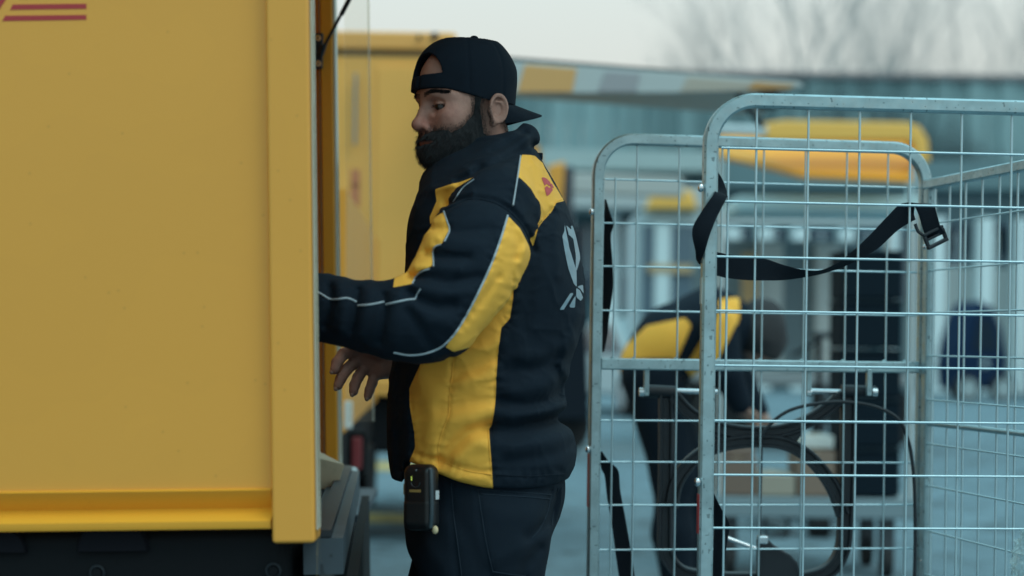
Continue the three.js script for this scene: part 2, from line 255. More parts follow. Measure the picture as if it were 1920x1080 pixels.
// ---------- roll cage ----------
const cageTop = at(1600, 181, 3.227).y, nearL = V(at(1327, 640, 3.2).x, 0, -3.2), farL = V(at(1117, 640, 4.0).x, 0, -4.0);
const dirN = V(Math.cos(0.095), 0, -Math.sin(0.095)), dirF = V(Math.cos(0.15), 0, -Math.sin(0.15)), CW = 0.805;
{
  const cage = thing('roll_cage', 'tall galvanised wire roll cage with straps, beside the bearded worker', 'roll cage');
  const tubeProf = (w, d, c) => [[-w + c, -d], [w - c, -d], [w, -d + c], [w, d - c], [w - c, d], [-w + c, d], [-w, d - c], [-w, -d + c]];
  const frame = (o, dir, top, R, name) => {
    const N = dir.clone().cross(YUP).negate(), pt = (u, y) => o.clone().addScaledVector(dir, u).setY(y), path = [];
    path.push(pt(0, 0.16), pt(0, 0.8));
    for (let k = 0; k <= 14; k++) { const a = Math.PI - k / 14 * Math.PI / 2; path.push(pt(R + R * Math.cos(a), top - R + R * Math.sin(a))); }
    path.push(pt(CW / 2, top));
    for (let k = 0; k <= 14; k++) { const a = Math.PI / 2 - k / 14 * Math.PI / 2; path.push(pt(CW - R + R * Math.cos(a), top - R + R * Math.sin(a))); }
    path.push(pt(CW, 0.8), pt(CW, 0.16));
    return { mesh: part(name, sweep(path, N, tubeProf(0.0135, 0.0125, 0.004)), M.zinc, cage), N, pt };
  };
  const wireR = 0.0022;
  const nTop = cageTop - 0.0135, fTop = at(1450, 258, 4.05).y - 0.0135;
  const near = frame(nearL, dirN, nTop, 0.085, 'side_frame'), far = frame(farL, dirF, fTop, 0.085, 'side_frame');
  // wires of the near side
  const yN = (py) => at(1500, py, 3.216).y, hN = [281, 381, 484, 585, 687, 790, 891, 990, 1092, 1194, 1296, 1398, 1500, 1602].map(yN);
  hN.forEach((y, i) => rod('wire', near.pt(i ? 0.012 : 0.02, y).addScaledVector(near.N, -0.004), near.pt(CW - (i ? 0.012 : 0.02), y + rr(-0.0008, 0.0008)).addScaledVector(near.N, -0.004), wireR, M.wire, near.mesh));
  for (const [k, u] of [0.036, 0.089, 0.188, 0.286, 0.386, 0.485, 0.584, 0.683, 0.768].entries()) {
    const endW = k === 0 || k === 8;
    const yT = endW ? hN[0] + 0.004 : nTop - 0.012, j = rr(-0.001, 0.001);
    rod('wire', near.pt(u + j, yT).addScaledVector(near.N, 0.0012), near.pt(u, 0.17).addScaledVector(near.N, 0.0012), wireR, M.wire, near.mesh);
  }
  // wires and middle rail of the far side
  const yF = (py) => at(1200, py, 4.01).y, hF = [337, 419, 500, 583].map(yF).concat([789, 867, 948, 1032, 1114, 1196, 1278].map(yF)), yMid = yF(683);
  hF.forEach((y, i) => rod('wire', far.pt(i ? 0.012 : 0.018, y).addScaledVector(far.N, 0.006), far.pt(CW - 0.016, y).addScaledVector(far.N, 0.006), wireR, M.wire, far.mesh));
  for (const [k, u] of [0.042, 0.094, 0.196, 0.3, 0.402, 0.505, 0.608, 0.711, 0.763].entries()) {
    const endW = k === 0 || k === 8;
    rod('wire', far.pt(u, endW ? hF[0] + 0.004 : fTop - 0.012).addScaledVector(far.N, 0.0005), far.pt(u, 0.17).addScaledVector(far.N, 0.0005), wireR, M.wire, far.mesh);
    part('weld', new THREE.SphereGeometry(0.0048, 8, 6), M.zinc, far.mesh, far.pt(u, yMid + 0.013).addScaledVector(far.N, 0.011));
  }
  const midRail = part('middle_rail', sweep([far.pt(0.0136, yMid), far.pt(CW - 0.0136, yMid)], YUP, tubeProf(0.011, 0.0135, 0.003)), M.zinc, cage);
  // right side panel from the far corner to the near corner
  const A = farL.clone().addScaledVector(dirF, CW), B = nearL.clone().addScaledVector(dirN, CW), dR = B.clone().sub(A), len = dR.length(); dR.normalize();
  const NR = dR.clone().cross(YUP).normalize(), pr = (u, y) => A.clone().addScaledVector(dR, u).setY(y);
  const rTop = at(1748, 346, 4.1).y;
  const rail = part('back_frame', mergeGeometries([
    sweep([pr(0.0, rTop), pr(len - 0.0, rTop)].map((p) => p.addScaledVector(NR, 0.0)), YUP, tubeProf(0.0118, 0.0118, 0.003)),
    sweep([pr(0.028, 0.16), pr(0.028, rTop - 0.0122)], NR, tubeProf(0.013, 0.012, 0.003)),
    sweep([pr(len - 0.028, 0.16), pr(len - 0.028, rTop - 0.0122)], NR, tubeProf(0.013, 0.012, 0.003)),
  ]), M.zinc, cage);
  const yR = (py) => at(1745, py, 4.1).y;
  for (const py of [421, 508, 587, 667, 749, 831, 909, 993, 1075, 1157]) { const y = yR(py); rod('wire', pr(0.03, y).addScaledVector(NR, 0.005), pr(len - 0.03, y).addScaledVector(NR, 0.005), 0.0022, M.wire, rail); part('weld', new THREE.SphereGeometry(0.0042, 8, 6), M.zinc, rail, pr(0.028, y).addScaledVector(NR, -0.013)); }
  rod('cross_bar', pr(0.03, yR(793)), pr(len - 0.03, yR(793)), 0.0068, M.zinc, rail);
  for (let u = 0.052; u < len - 0.03; u += 0.0805) rod('wire', pr(u, rTop - 0.01), pr(u, 0.17), 0.0024, M.wire, rail);
  // corner plate, bolts
  for (const [px, py, d] of [[1736, 463, 4.09], [1732, 1034, 4.09], [1731, 1052, 4.09]]) part('bolt', new THREE.SphereGeometry(0.0075, 12, 8), M.chrome, rail, at(px, py, d));
  for (const [px, py, d, f] of [[1314, 352, 3.186, near], [1308, 904, 3.186, near], [1109, 397, 3.986, far], [1102, 843, 3.986, far]]) { const b = part('bolt', new THREE.SphereGeometry(0.0075, 12, 8), M.chrome, f.mesh, at(px, py, d)); b.scale.set(0.8, 1.15, 0.8); }
  // faded tape and red marking on the outer faces of the posts
  const stick = (f, y0, y1, mat) => part('post_marking', boxAt(-0.0006, 0.0006, y0, y1, -0.009, 0.009, 0.0003), mat, f.mesh, f.pt(-0.0142, 0).setY(0), [0, Math.atan2(f === near ? Math.sin(0.095) : Math.sin(0.15), 1), 0]);
  stick(near, at(1310, 1000, 3.2).y, at(1310, 926, 3.2).y, M.red); stick(near, at(1310, 570, 3.2).y, at(1310, 520, 3.2).y, std(0.5, 0.48, 0.42, 0.7)); stick(far, at(1102, 950, 4).y, at(1102, 850, 4).y, std(0.35, 0.06, 0.05, 0.6));
  // folding base of black plastic hanging behind the far side
  const d = 4.12, q = (x, y, k = d) => at(x, y, k);
  const bar = (pts, w, t, n, dz = 0) => { const c = new THREE.CatmullRomCurve3(pts.map(([x, y]) => q(x, y)), false, 'centripetal'); return sweep(c.getSpacedPoints(n).map((p) => p.setZ(-d + dz)), V(0, 0, 1), [[-w, -t], [w, -t], [w, t * 0.7], [w * 0.86, t], [w * 0.55, t], [w * 0.42, t * 0.45], [-w * 0.42, t * 0.45], [-w * 0.55, t], [-w * 0.86, t], [-w, t * 0.7]]); };
  const fold = part('folding_base', mergeGeometries([
    bar([[1249, 738], [1249, 820], [1248, 900], [1247, 980], [1250, 1040], [1275, 1072], [1330, 1084], [1420, 1087], [1510, 1085], [1556, 1068], [1578, 1035], [1586, 960], [1589, 880], [1590, 800], [1591, 740]], 0.018, 0.014, 110),
    bar([[1262, 742], [1290, 772], [1330, 796], [1380, 808], [1425, 811], [1470, 806], [1515, 789], [1550, 766], [1580, 742]], 0.016, 0.012, 50, 0.003),
    bar([[1258, 950], [1268, 905], [1295, 866], [1335, 840], [1380, 829], [1425, 826], [1468, 831], [1508, 850], [1540, 882], [1564, 920], [1580, 965]], 0.0165, 0.0125, 60, 0.006),
    extrude([[1340, 806], [1420, 806], [1490, 801], [1502, 812], [1485, 834], [1420, 831], [1355, 834], [1338, 816]].map(([x, y]) => { const p = q(x, y); return [p.x, p.y]; }).reverse(), 0.014, 0.003).translate(0, 0, -d - 0.007),
  ].map((g) => { const n = g.index ? g.toNonIndexed() : g; return boxUV(n); })), M.blackPlastic, cage);
  for (const [x0, x1] of [[1206, 1268], [1577, 1641]]) rod('hinge_sleeve', q(x0, 733), q(x1, 736), 0.0165, M.blackPlastic, fold);
  for (const [x0, x1] of [[1268, 1345], [1512, 1577]]) rod('hinge_rod', q(x0, 733), q(x1, 735), 0.0065, M.chrome, fold);
  for (const x of [1212, 1516, 1629]) { const a = q(x, 692, d - 0.03), b = q(x, 742, d - 0.03); part('hinge_bracket', box(0.012, a.y - b.y, 0.02, 0.002), M.zinc, fold, a.clone().lerp(b, 0.5)); }
  for (const x of [1203, 1517, 1640]) part('nut', new THREE.CylinderGeometry(0.0115, 0.0115, 0.012, 6).rotateZ(Math.PI / 2), M.chrome, fold, q(x, 735, d - 0.03));
  part('brake_cable', tube([[1424, 826], [1440, 800], [1475, 772], [1530, 757], [1590, 754], [1645, 764], [1684, 786], [1702, 822], [1712, 880], [1716, 1000], [1712, 1160]].map(([x, y]) => q(x, y, d - 0.045)), 0.0042, 90, 8), M.blackPlastic, fold);
  part('pull_cable', tube([[1428, 822], [1427, 880], [1425, 950], [1424, 1018]].map(([x, y]) => q(x, y, d - 0.02)), 0.0034, 30, 8), M.blackPlastic, fold);
  part('brake_pedal', extrude([[1421, 1014], [1438, 1014], [1446, 1022], [1476, 1040], [1489, 1054], [1493, 1072], [1493, 1160], [1421, 1160]].map(([x, y]) => { const p = q(x, y); return [p.x, p.y]; }).reverse(), 0.03, 0.004).translate(0, 0, -d - 0.0), M.blackPlastic, fold);
  part('pedal_cap', box(0.024, 0.02, 0.03, 0.004), M.chrome, fold, q(1430, 1012, d - 0.02));
  rod('pedal_rod', q(1345, 1002, d + 0.02), q(1425, 1032, d + 0.02), 0.0055, M.chrome, fold);
  // floor rails and castors
  const C = [nearL.clone(), nearL.clone().addScaledVector(dirN, CW), A.clone(), farL.clone()].map((p) => p.setY(0.17));
  for (let k = 0; k < 4; k++) rod('base_rail', C[k], C[(k + 1) % 4], 0.016, M.zinc, cage);
  for (const c of C) { const w = part('castor', boxUV(new THREE.CylinderGeometry(0.06, 0.06, 0.035, 20).rotateZ(Math.PI / 2)), M.rubber, cage, [c.x, 0.06, c.z]); part('fork', boxAt(-0.024, 0.024, 0, 0.095, -0.02, 0.02, 0.004), M.zinc, w); }
}
// ---------- straps, film ----------
{
  const pairs = (L) => L.map(([x0, y0, d0, x1, y1, d1]) => [at(x0, y0, d0), at(x1, y1, d1 ?? d0)]);
  const s1 = thing('cargo_strap', 'black webbing strap looped round the cage post, loose buckle hanging inside', 'strap');
  part('webbing', ribbon(pairs([[1343, 318, 3.235, 1336, 338, 3.23], [1356, 340, 3.235, 1337, 352, 3.225], [1364, 366, 3.215, 1340, 356, 3.205], [1362, 372, 3.185, 1337, 366, 3.172], [1345, 405, 3.17, 1316, 396, 3.162], [1331, 440, 3.165, 1298, 430, 3.165], [1322, 470, 3.175, 1304, 470, 3.185], [1312, 492, 3.2, 1308, 490, 3.22], [1325, 472, 3.245, 1325, 506, 3.245], [1345, 473, 3.25, 1345, 517, 3.25], [1385, 481, 3.255, 1385, 524, 3.255], [1430, 484, 3.26, 1430, 526, 3.26], [1470, 497, 3.26, 1470, 525, 3.27], [1510, 507, 3.26, 1510, 519, 3.28], [1540, 507, 3.262, 1540, 513, 3.285], [1580, 487, 3.27, 1583, 499, 3.285], [1622, 450, 3.275, 1640, 470, 3.285], [1665, 405, 3.28, 1683, 432, 3.29], [1688, 383, 3.283, 1708, 416, 3.293], [1702, 380, 3.285, 1716, 412, 3.3], [1716, 381, 3.275, 1712, 412, 3.31]]), 0.002, 5), M.strap, s1);
  part('hanging_end', ribbon(pairs([[1705, 381, 3.282, 1745, 383, 3.27], [1712, 383, 3.272, 1752, 386, 3.262], [1722, 402, 3.268, 1757, 402, 3.258], [1732, 435, 3.268, 1765, 428, 3.258], [1740, 452, 3.27, 1773, 436, 3.26]]), 0.002, 5), M.strap, s1);
  const bk = thing('strap_buckle', 'black plastic ladder buckle dangling at the end of the cargo strap', 'buckle');
  const b = at(1752, 441, 3.262); bk.position.copy(b); bk.rotation.set(0.1, 0.25, 0.43);
  part('buckle_frame', mergeGeometries([boxAt(-0.023, 0.023, -0.021, -0.014, -0.005, 0.005, 0.002), boxAt(-0.023, 0.023, 0.006, 0.012, -0.004, 0.004, 0.002), boxAt(-0.023, -0.017, -0.014, 0.006, -0.004, 0.004, 0.001), boxAt(0.017, 0.023, -0.014, 0.006, -0.004, 0.004, 0.001)]), M.blackPlastic, bk);
  part('crossbar', boxAt(-0.017, 0.017, -0.004, 0.0, -0.003, 0.003, 0.001), M.blackPlastic, bk);
  part('hook_wire', tube([at(1716, 420, 3.27), at(1722, 434, 3.268), at(1732, 442, 3.265), at(1737, 450, 3.263)].map((p) => bk.worldToLocal(p)), 0.0035, 16, 6), M.blackPlastic, bk);
  const one = (label, L) => tag(part('cargo_strap', ribbon(pairs(L), 0.002, 6), M.strap), label, 'strap');
  one('black strap hanging straight down beside the outer cage post', [[1136, 374, 4.03, 1134, 374, 4.05], [1143, 398, 4.03, 1134, 400, 4.05], [1150, 421, 4.03, 1134, 424, 4.05], [1145, 440, 4.03, 1133, 442, 4.05], [1148, 490, 4.03, 1132, 490, 4.05], [1149, 540, 4.03, 1131, 540, 4.05], [1142, 590, 4.03, 1130, 590, 4.05], [1138, 630, 4.03, 1130, 630, 4.05], [1132, 660, 4.03, 1129, 660, 4.05]]);
  one('black strap slanting down from the lower bolt of the outer cage post', [[1128, 846, 4.03, 1124, 852, 4.04], [1142, 866, 4.03, 1128, 880, 4.04], [1158, 880, 4.03, 1133, 890, 4.04], [1163, 920, 4.03, 1138, 930, 4.04], [1174, 980, 4.03, 1148, 990, 4.04], [1184, 1040, 4.03, 1156, 1050, 4.04], [1196, 1120, 4.03, 1168, 1130, 4.04]]);
  one('black strap folded down from the lower bolt of the tall cage post', [[1336, 922, 3.225, 1334, 930, 3.24], [1350, 950, 3.225, 1334, 958, 3.24], [1368, 985, 3.225, 1340, 985, 3.24], [1366, 1000, 3.225, 1340, 1000, 3.24], [1360, 1040, 3.225, 1337, 1040, 3.24], [1357, 1080, 3.225, 1333, 1080, 3.24], [1354, 1140, 3.225, 1328, 1140, 3.24]]);
  // crumpled clear film
  const g = new THREE.IcosahedronGeometry(0.06, 12), p = g.attributes.position;
  for (let i = 0; i < p.count; i++) { const v = V().fromBufferAttribute(p, i), n = v.clone().normalize(), k = 0.75 + 0.25 * Math.abs(noise3(n.x * 4, n.y * 4, n.z * 4)) + 0.35 * Math.abs(noise3(n.x * 9, n.y * 9, n.z * 9)); p.setXYZ(i, v.x * k * 0.8, v.y * k * 1.4, v.z * k); }
  g.computeVertexNormals();
  const c = at(1945, 1055, 3.4);
  tag(part('plastic_film', boxUV(g), std(0.85, 0.9, 0.9, 0.12, { transmission: 0.85, thickness: 0, ior: 1.45 }), scene, c), 'crumpled clear plastic film inside the roll cage', 'film');
}
// ---------- sculpting tools: distance fields turned into one continuous surface ----------
const smin = (a, b, k) => { const h = clamp(0.5 + 0.5 * (b - a) / k, 0, 1); return b + (a - b) * h - k * h * (1 - h); };
const smax = (a, b, k) => -smin(-a, -b, k);
function bone(a, b, ra, rb) { // tapered capsule, as a function of a point
  const dx = b.x - a.x, dy = b.y - a.y, dz = b.z - a.z, q = 1 / (dx * dx + dy * dy + dz * dz);
  return (x, y, z) => { const px = x - a.x, py = y - a.y, pz = z - a.z, h = clamp((px * dx + py * dy + pz * dz) * q, 0, 1), ex = px - dx * h, ey = py - dy * h, ez = pz - dz * h; return Math.sqrt(ex * ex + ey * ey + ez * ez) - (ra + (rb - ra) * h); };
}
const chain = (pts, k = 0.02) => { const b = []; for (let i = 0; i + 1 < pts.length; i++) b.push(bone(pts[i][0], pts[i + 1][0], pts[i][1], pts[i + 1][1])); return (x, y, z) => { let d = b[0](x, y, z); for (let i = 1; i < b.length; i++) d = smin(d, b[i](x, y, z), k); return d; }; };
const ell = (cx, cy, cz, a, b, c) => { const m = Math.min(a, b, c); return (x, y, z) => { const u = (x - cx) / a, v = (y - cy) / b, w = (z - cz) / c, k0 = Math.sqrt(u * u + v * v + w * w), k1 = Math.sqrt((u / a) ** 2 + (v / b) ** 2 + (w / c) ** 2); return k1 < 1e-9 ? -m : k0 * (k0 - 1) / k1; }; };
const ball = (cx, cy, cz, r) => (x, y, z) => Math.hypot(x - cx, y - cy, z - cz) - r;
function cubic(xs, ys) { // monotone cubic through a table
  const n = xs.length, d = [], m = [];
  for (let i = 0; i + 1 < n; i++) d.push((ys[i + 1] - ys[i]) / (xs[i + 1] - xs[i]));
  for (let i = 0; i < n; i++) m.push(i === 0 ? d[0] : i === n - 1 ? d[n - 2] : d[i - 1] * d[i] <= 0 ? 0 : 2 * d[i - 1] * d[i] / (d[i - 1] + d[i]));
  return (x) => {
    if (x <= xs[0]) return ys[0]; if (x >= xs[n - 1]) return ys[n - 1];
    let lo = 0, hi = n - 1; while (hi - lo > 1) { const k = (lo + hi) >> 1; if (xs[k] <= x) lo = k; else hi = k; }
    const h = xs[hi] - xs[lo], t = (x - xs[lo]) / h, t2 = t * t, t3 = t2 * t;
    return (2 * t3 - 3 * t2 + 1) * ys[lo] + (t3 - 2 * t2 + t) * h * m[lo] + (-2 * t3 + 3 * t2) * ys[hi] + (t3 - t2) * h * m[hi];
  };
}
function surface(f, lo, hi, cell, slack = 1.8) { // surface nets
  const n = [0, 1, 2].map((k) => Math.ceil((hi.getComponent(k) - lo.getComponent(k)) / cell / 4) * 4 + 1), [nx, ny, nz] = n, val = new Float32Array(nx * ny * nz), sx = 1, sy = nx, sz = nx * ny, B = 4;
  for (let bz = 0; bz < nz; bz += B) for (let by = 0; by < ny; by += B) for (let bx = 0; bx < nx; bx += B) {
    const c = f(lo.x + (bx + 1.5) * cell, lo.y + (by + 1.5) * cell, lo.z + (bz + 1.5) * cell), skip = Math.abs(c) > B * cell * 0.87 * slack;
    for (let z = bz; z < Math.min(nz, bz + B); z++) for (let y = by; y < Math.min(ny, by + B); y++) for (let x = bx; x < Math.min(nx, bx + B); x++) val[x + y * sy + z * sz] = skip ? c : f(lo.x + x * cell, lo.y + y * cell, lo.z + z * cell);
  }
  const id = new Int32Array(nx * ny * nz).fill(-1), P = [], I = [], E = [[0, 1], [2, 3], [4, 5], [6, 7], [0, 2], [1, 3], [4, 6], [5, 7], [0, 4], [1, 5], [2, 6], [3, 7]], off = [0, sx, sy, sx + sy, sz, sx + sz, sy + sz, sx + sy + sz], v = new Float64Array(8);
  for (let z = 0; z < nz - 1; z++) for (let y = 0; y < ny - 1; y++) for (let x = 0; x < nx - 1; x++) {
    const o = x + y * sy + z * sz; let mask = 0; for (let k = 0; k < 8; k++) { v[k] = val[o + off[k]]; if (v[k] < 0) mask |= 1 << k; }
    if (mask === 0 || mask === 255) continue;
    let px = 0, py = 0, pz = 0, c = 0;
    for (const [a, b] of E) { if ((v[a] < 0) === (v[b] < 0)) continue; const t = v[a] / (v[a] - v[b]); px += (a & 1) + t * ((b & 1) - (a & 1)); py += ((a >> 1) & 1) + t * (((b >> 1) & 1) - ((a >> 1) & 1)); pz += (a >> 2) + t * ((b >> 2) - (a >> 2)); c++; }
    id[o] = P.length / 3; P.push(lo.x + (x + px / c) * cell, lo.y + (y + py / c) * cell, lo.z + (z + pz / c) * cell);
  }
  const quad = (a, b, c, d, flip) => { if (a < 0 || b < 0 || c < 0 || d < 0) return; if (flip) I.push(a, c, b, a, d, c); else I.push(a, b, c, a, c, d); };
  for (let z = 1; z < nz - 1; z++) for (let y = 1; y < ny - 1; y++) for (let x = 1; x < nx - 1; x++) {
    const o = x + y * sy + z * sz, s = val[o] < 0;
    if (s !== val[o + sx] < 0) quad(id[o - sy - sz], id[o - sz], id[o], id[o - sy], !s);
    if (s !== val[o + sy] < 0) quad(id[o - sx - sz], id[o - sx], id[o], id[o - sz], !s);
    if (s !== val[o + sz] < 0) quad(id[o - sx - sy], id[o - sy], id[o], id[o - sx], !s);
  }
  const g = new THREE.BufferGeometry(); g.setAttribute('position', new THREE.Float32BufferAttribute(P, 3)); g.setIndex(I); g.computeVertexNormals(); return g;
}
// signed distance to a polygon, negative inside
function polySDF(pts) {
  return (x, y) => {
    let d = 1e9, inside = false;
    for (let i = 0, j = pts.length - 1; i < pts.length; j = i++) {
      const [ax, ay] = pts[i], [bx, by] = pts[j], ex = bx - ax, ey = by - ay, wx = x - ax, wy = y - ay, h = clamp((wx * ex + wy * ey) / (ex * ex + ey * ey), 0, 1);
      d = Math.min(d, (wx - ex * h) ** 2 + (wy - ey * h) ** 2);
      if ((ay > y) !== (by > y) && x < (bx - ax) * (y - ay) / (by - ay) + ax) inside = !inside;
    }
    return (inside ? -1 : 1) * Math.sqrt(d);
  };
}
// cut an indexed surface in two along f = 0; returns [inside (f < 0), outside], normals kept
function cut(g, f) {
  const p = g.attributes.position, n = g.attributes.normal, I = g.index ? g.index.array : Array.from({ length: p.count }, (_, i) => i), F = new Float32Array(p.count);
  for (let i = 0; i < p.count; i++) F[i] = f(p.getX(i), p.getY(i), p.getZ(i), n.getX(i), n.getY(i), n.getZ(i));
  const out = [0, 1].map(() => ({ P: [], N: [], I: [], map: new Map() }));
  const vert = (o, i) => { let k = o.map.get(i); if (k === undefined) { k = o.P.length / 3; o.map.set(i, k); o.P.push(p.getX(i), p.getY(i), p.getZ(i)); o.N.push(n.getX(i), n.getY(i), n.getZ(i)); } return k; };
  const mid = (o, a, b) => { const key = a < b ? a * 4194304 + b + 0.5 : b * 4194304 + a + 0.5; let k = o.map.get(key); if (k === undefined) { const t = F[a] / (F[a] - F[b]); k = o.P.length / 3; o.map.set(key, k); for (const [q, w] of [[p, o.P], [n, o.N]]) w.push(q.getX(a) + t * (q.getX(b) - q.getX(a)), q.getY(a) + t * (q.getY(b) - q.getY(a)), q.getZ(a) + t * (q.getZ(b) - q.getZ(a))); } return k; };
  for (let t = 0; t < I.length; t += 3) {
    const v = [I[t], I[t + 1], I[t + 2]], s = v.map((i) => F[i] < 0), c = s.filter(Boolean).length;
    if (c === 3 || c === 0) { const o = out[c === 3 ? 0 : 1]; o.I.push(...v.map((i) => vert(o, i))); continue; }
    const odd = s.findIndex((x) => x === (c === 1)), a = v[odd], b = v[(odd + 1) % 3], e = v[(odd + 2) % 3], one = out[c === 1 ? 0 : 1], two = out[c === 1 ? 1 : 0];
    one.I.push(vert(one, a), mid(one, a, b), mid(one, a, e));
    two.I.push(mid(two, a, b), vert(two, b), vert(two, e), mid(two, a, b), vert(two, e), mid(two, a, e));
  }
  return out.map((o) => { const r = new THREE.BufferGeometry(); r.setAttribute('position', new THREE.Float32BufferAttribute(o.P, 3)); r.setAttribute('normal', new THREE.Float32BufferAttribute(o.N, 3)); r.setIndex(o.I); return r; });
}
const bounds = (pts, m) => { const b = new THREE.Box3().setFromPoints(pts); return [b.min.subScalar(m), b.max.addScalar(m)]; };

function faceUV(g) { // metres, one axis for each whole triangle, so that fine grain has no stretched seams
  g = g.index ? g.toNonIndexed() : g; const p = g.attributes.position, uv = new Float32Array(p.count * 2), a = V(), b = V(), c = V();
  for (let i = 0; i < p.count; i += 3) {
    a.fromBufferAttribute(p, i); b.fromBufferAttribute(p, i + 1); c.fromBufferAttribute(p, i + 2); const n = b.clone().sub(a).cross(c.clone().sub(a)), x = Math.abs(n.x), y = Math.abs(n.y), z = Math.abs(n.z);
    [a, b, c].forEach((q, k) => { const [u, v] = x >= y && x >= z ? [q.z, q.y] : y >= z ? [q.x, q.z] : [q.x, q.y]; uv[2 * (i + k)] = u; uv[2 * (i + k) + 1] = v; });
  }
  g.setAttribute('uv', new THREE.BufferAttribute(uv, 2)); return g;
}
// ---------- vans farther along the row ----------
{
  const v = thing('parcel_van', 'yellow parcel van whose closed end stands behind the bearded worker', 'van');
  const d = 10, X = (px) => at(px, 400, d).x, Y = (py) => at(740, py, d).y, z = -d;
  const x0 = X(560), x1 = X(848), yT = Y(60), yB = Y(742);
  const bright = std(0.96, 0.47, 0.1, 0.5, { map: rep(T.paint, 0.6) });  // van yellow lightened to offset the shade this end stands in
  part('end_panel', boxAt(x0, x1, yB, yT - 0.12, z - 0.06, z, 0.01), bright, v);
  part('roof_fascia', boxAt(x0, x1 + 0.01, yT - 0.11, yT, z - 3.2, z + 0.03, 0.02), std(0.85, 0.4, 0.1, 0.45), v);
  part('fascia_gap', boxAt(x0, x1 - 0.005, yT - 0.145, yT - 0.105, z - 0.05, z + 0.005, 0.005), std(0.2, 0.13, 0.06, 0.8), v);
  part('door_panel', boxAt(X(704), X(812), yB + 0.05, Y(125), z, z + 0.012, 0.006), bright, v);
  part('side_wall', boxAt(x1 - 0.05, x1, yB, yT - 0.12, z - 3.2, z - 0.065, 0.01), M.vanYellow, v);
  part('inner_side', boxAt(x0, x0 + 0.05, yB, yT - 0.12, z - 3.2, z - 0.065, 0.01), M.vanYellow, v);
  for (const [a, b, c] of [[786, 70, 0.02], [815, 68, 0.035]]) part('latch', box(c, c * 1.2, 0.03, 0.004), M.blackPlastic, v, at(a, b, d - 0.05));
  part('door_bar', boxAt(X(662), X(668), Y(275), Y(140), z + 0.03, z + 0.06, 0.01), M.greyMetal, v);
  for (const [y, h] of [[335, 0.1], [368, 0.13]]) part('print_letter', boxAt(X(657), X(674), Y(y) - h / 2, Y(y) + h / 2, z, z + 0.002, 0), std(0.6, 0.2, 0.09, 0.6), v);
  for (const y of [478, 530]) part('print_label', boxAt(X(655), X(678), Y(y) - 0.06, Y(y) + 0.06, z, z + 0.002, 0), std(0.3, 0.32, 0.3, 0.7), v);
  part('underbody', boxAt(x0, x1 + 0.4, 0.56, yB - 0.005, z - 3.1, z - 0.1, 0.03), M.chassis, v);
  for (const zz of [-0.9, -2.6]) for (const xx of [x0 + 0.15, x1 + 0.2]) part('wheel', boxUV(new THREE.CylinderGeometry(0.34, 0.34, 0.2, 24).rotateZ(Math.PI / 2)), M.rubber, v, [xx, 0.34, z + zz]);
  // raised side lid: a wedge-shaped cheek with printed panels
  const lid = (pts, dd, t, mat, name, par = v) => part(name, extrude(pts.map(([px, py]) => { const p = at(px, py, dd); return [p.x, p.y]; }).reverse(), t, 0.004).translate(0, 0, -dd), mat, par);
  const cheek = lid([[835, 108], [1495, 156], [1505, 163], [1480, 166], [1340, 174], [835, 176]], 9.5, 0.03, std(0.46, 0.5, 0.5, 0.6), 'raised_lid');
  const l2 = (a, b, mat, nm) => { const top = (x) => 113 + (x - 850) * 0.073, bot = (x) => (x < 1340 ? 172 : 172 - (x - 1340) * 0.05); lid([[a, top(a)], [b, top(b)], [b - 8, bot(b - 8)], [a - 14, bot(a - 14)]], 9.468, 0.004, mat, nm, cheek); };
  l2(985, 1080, std(0.66, 0.36, 0.13, 0.6), 'print_field'); l2(1135, 1200, std(0.34, 0.34, 0.36, 0.6), 'print_field'); l2(1290, 1410, std(0.44, 0.39, 0.33, 0.6), 'print_field'); l2(1415, 1490, std(0.5, 0.26, 0.09, 0.6), 'print_field');
  const seal = at(835, 105, 9.5), s2 = at(1500, 156, 9.5);
  rod('lid_seal', seal, s2, 0.022, M.rubberSeal, cheek);
  part('lid_top', sweep([seal.clone().add(V(0, 0.0, -0.75)), s2.clone().add(V(0, 0, -0.75))], YUP, [[-0.72, 0.012], [0.7, 0.012], [0.7, 0.03], [-0.72, 0.03]]), std(0.5, 0.5, 0.46, 0.6), cheek);
  rod('lid_strut', at(1385, 180, 9.6), at(1428, 235, 9.9), 0.02, M.blackPlastic, cheek);
  part('lid_latch', box(0.12, 0.1, 0.1, 0.02), M.blackPlastic, cheek, at(1440, 188, 9.55));
}
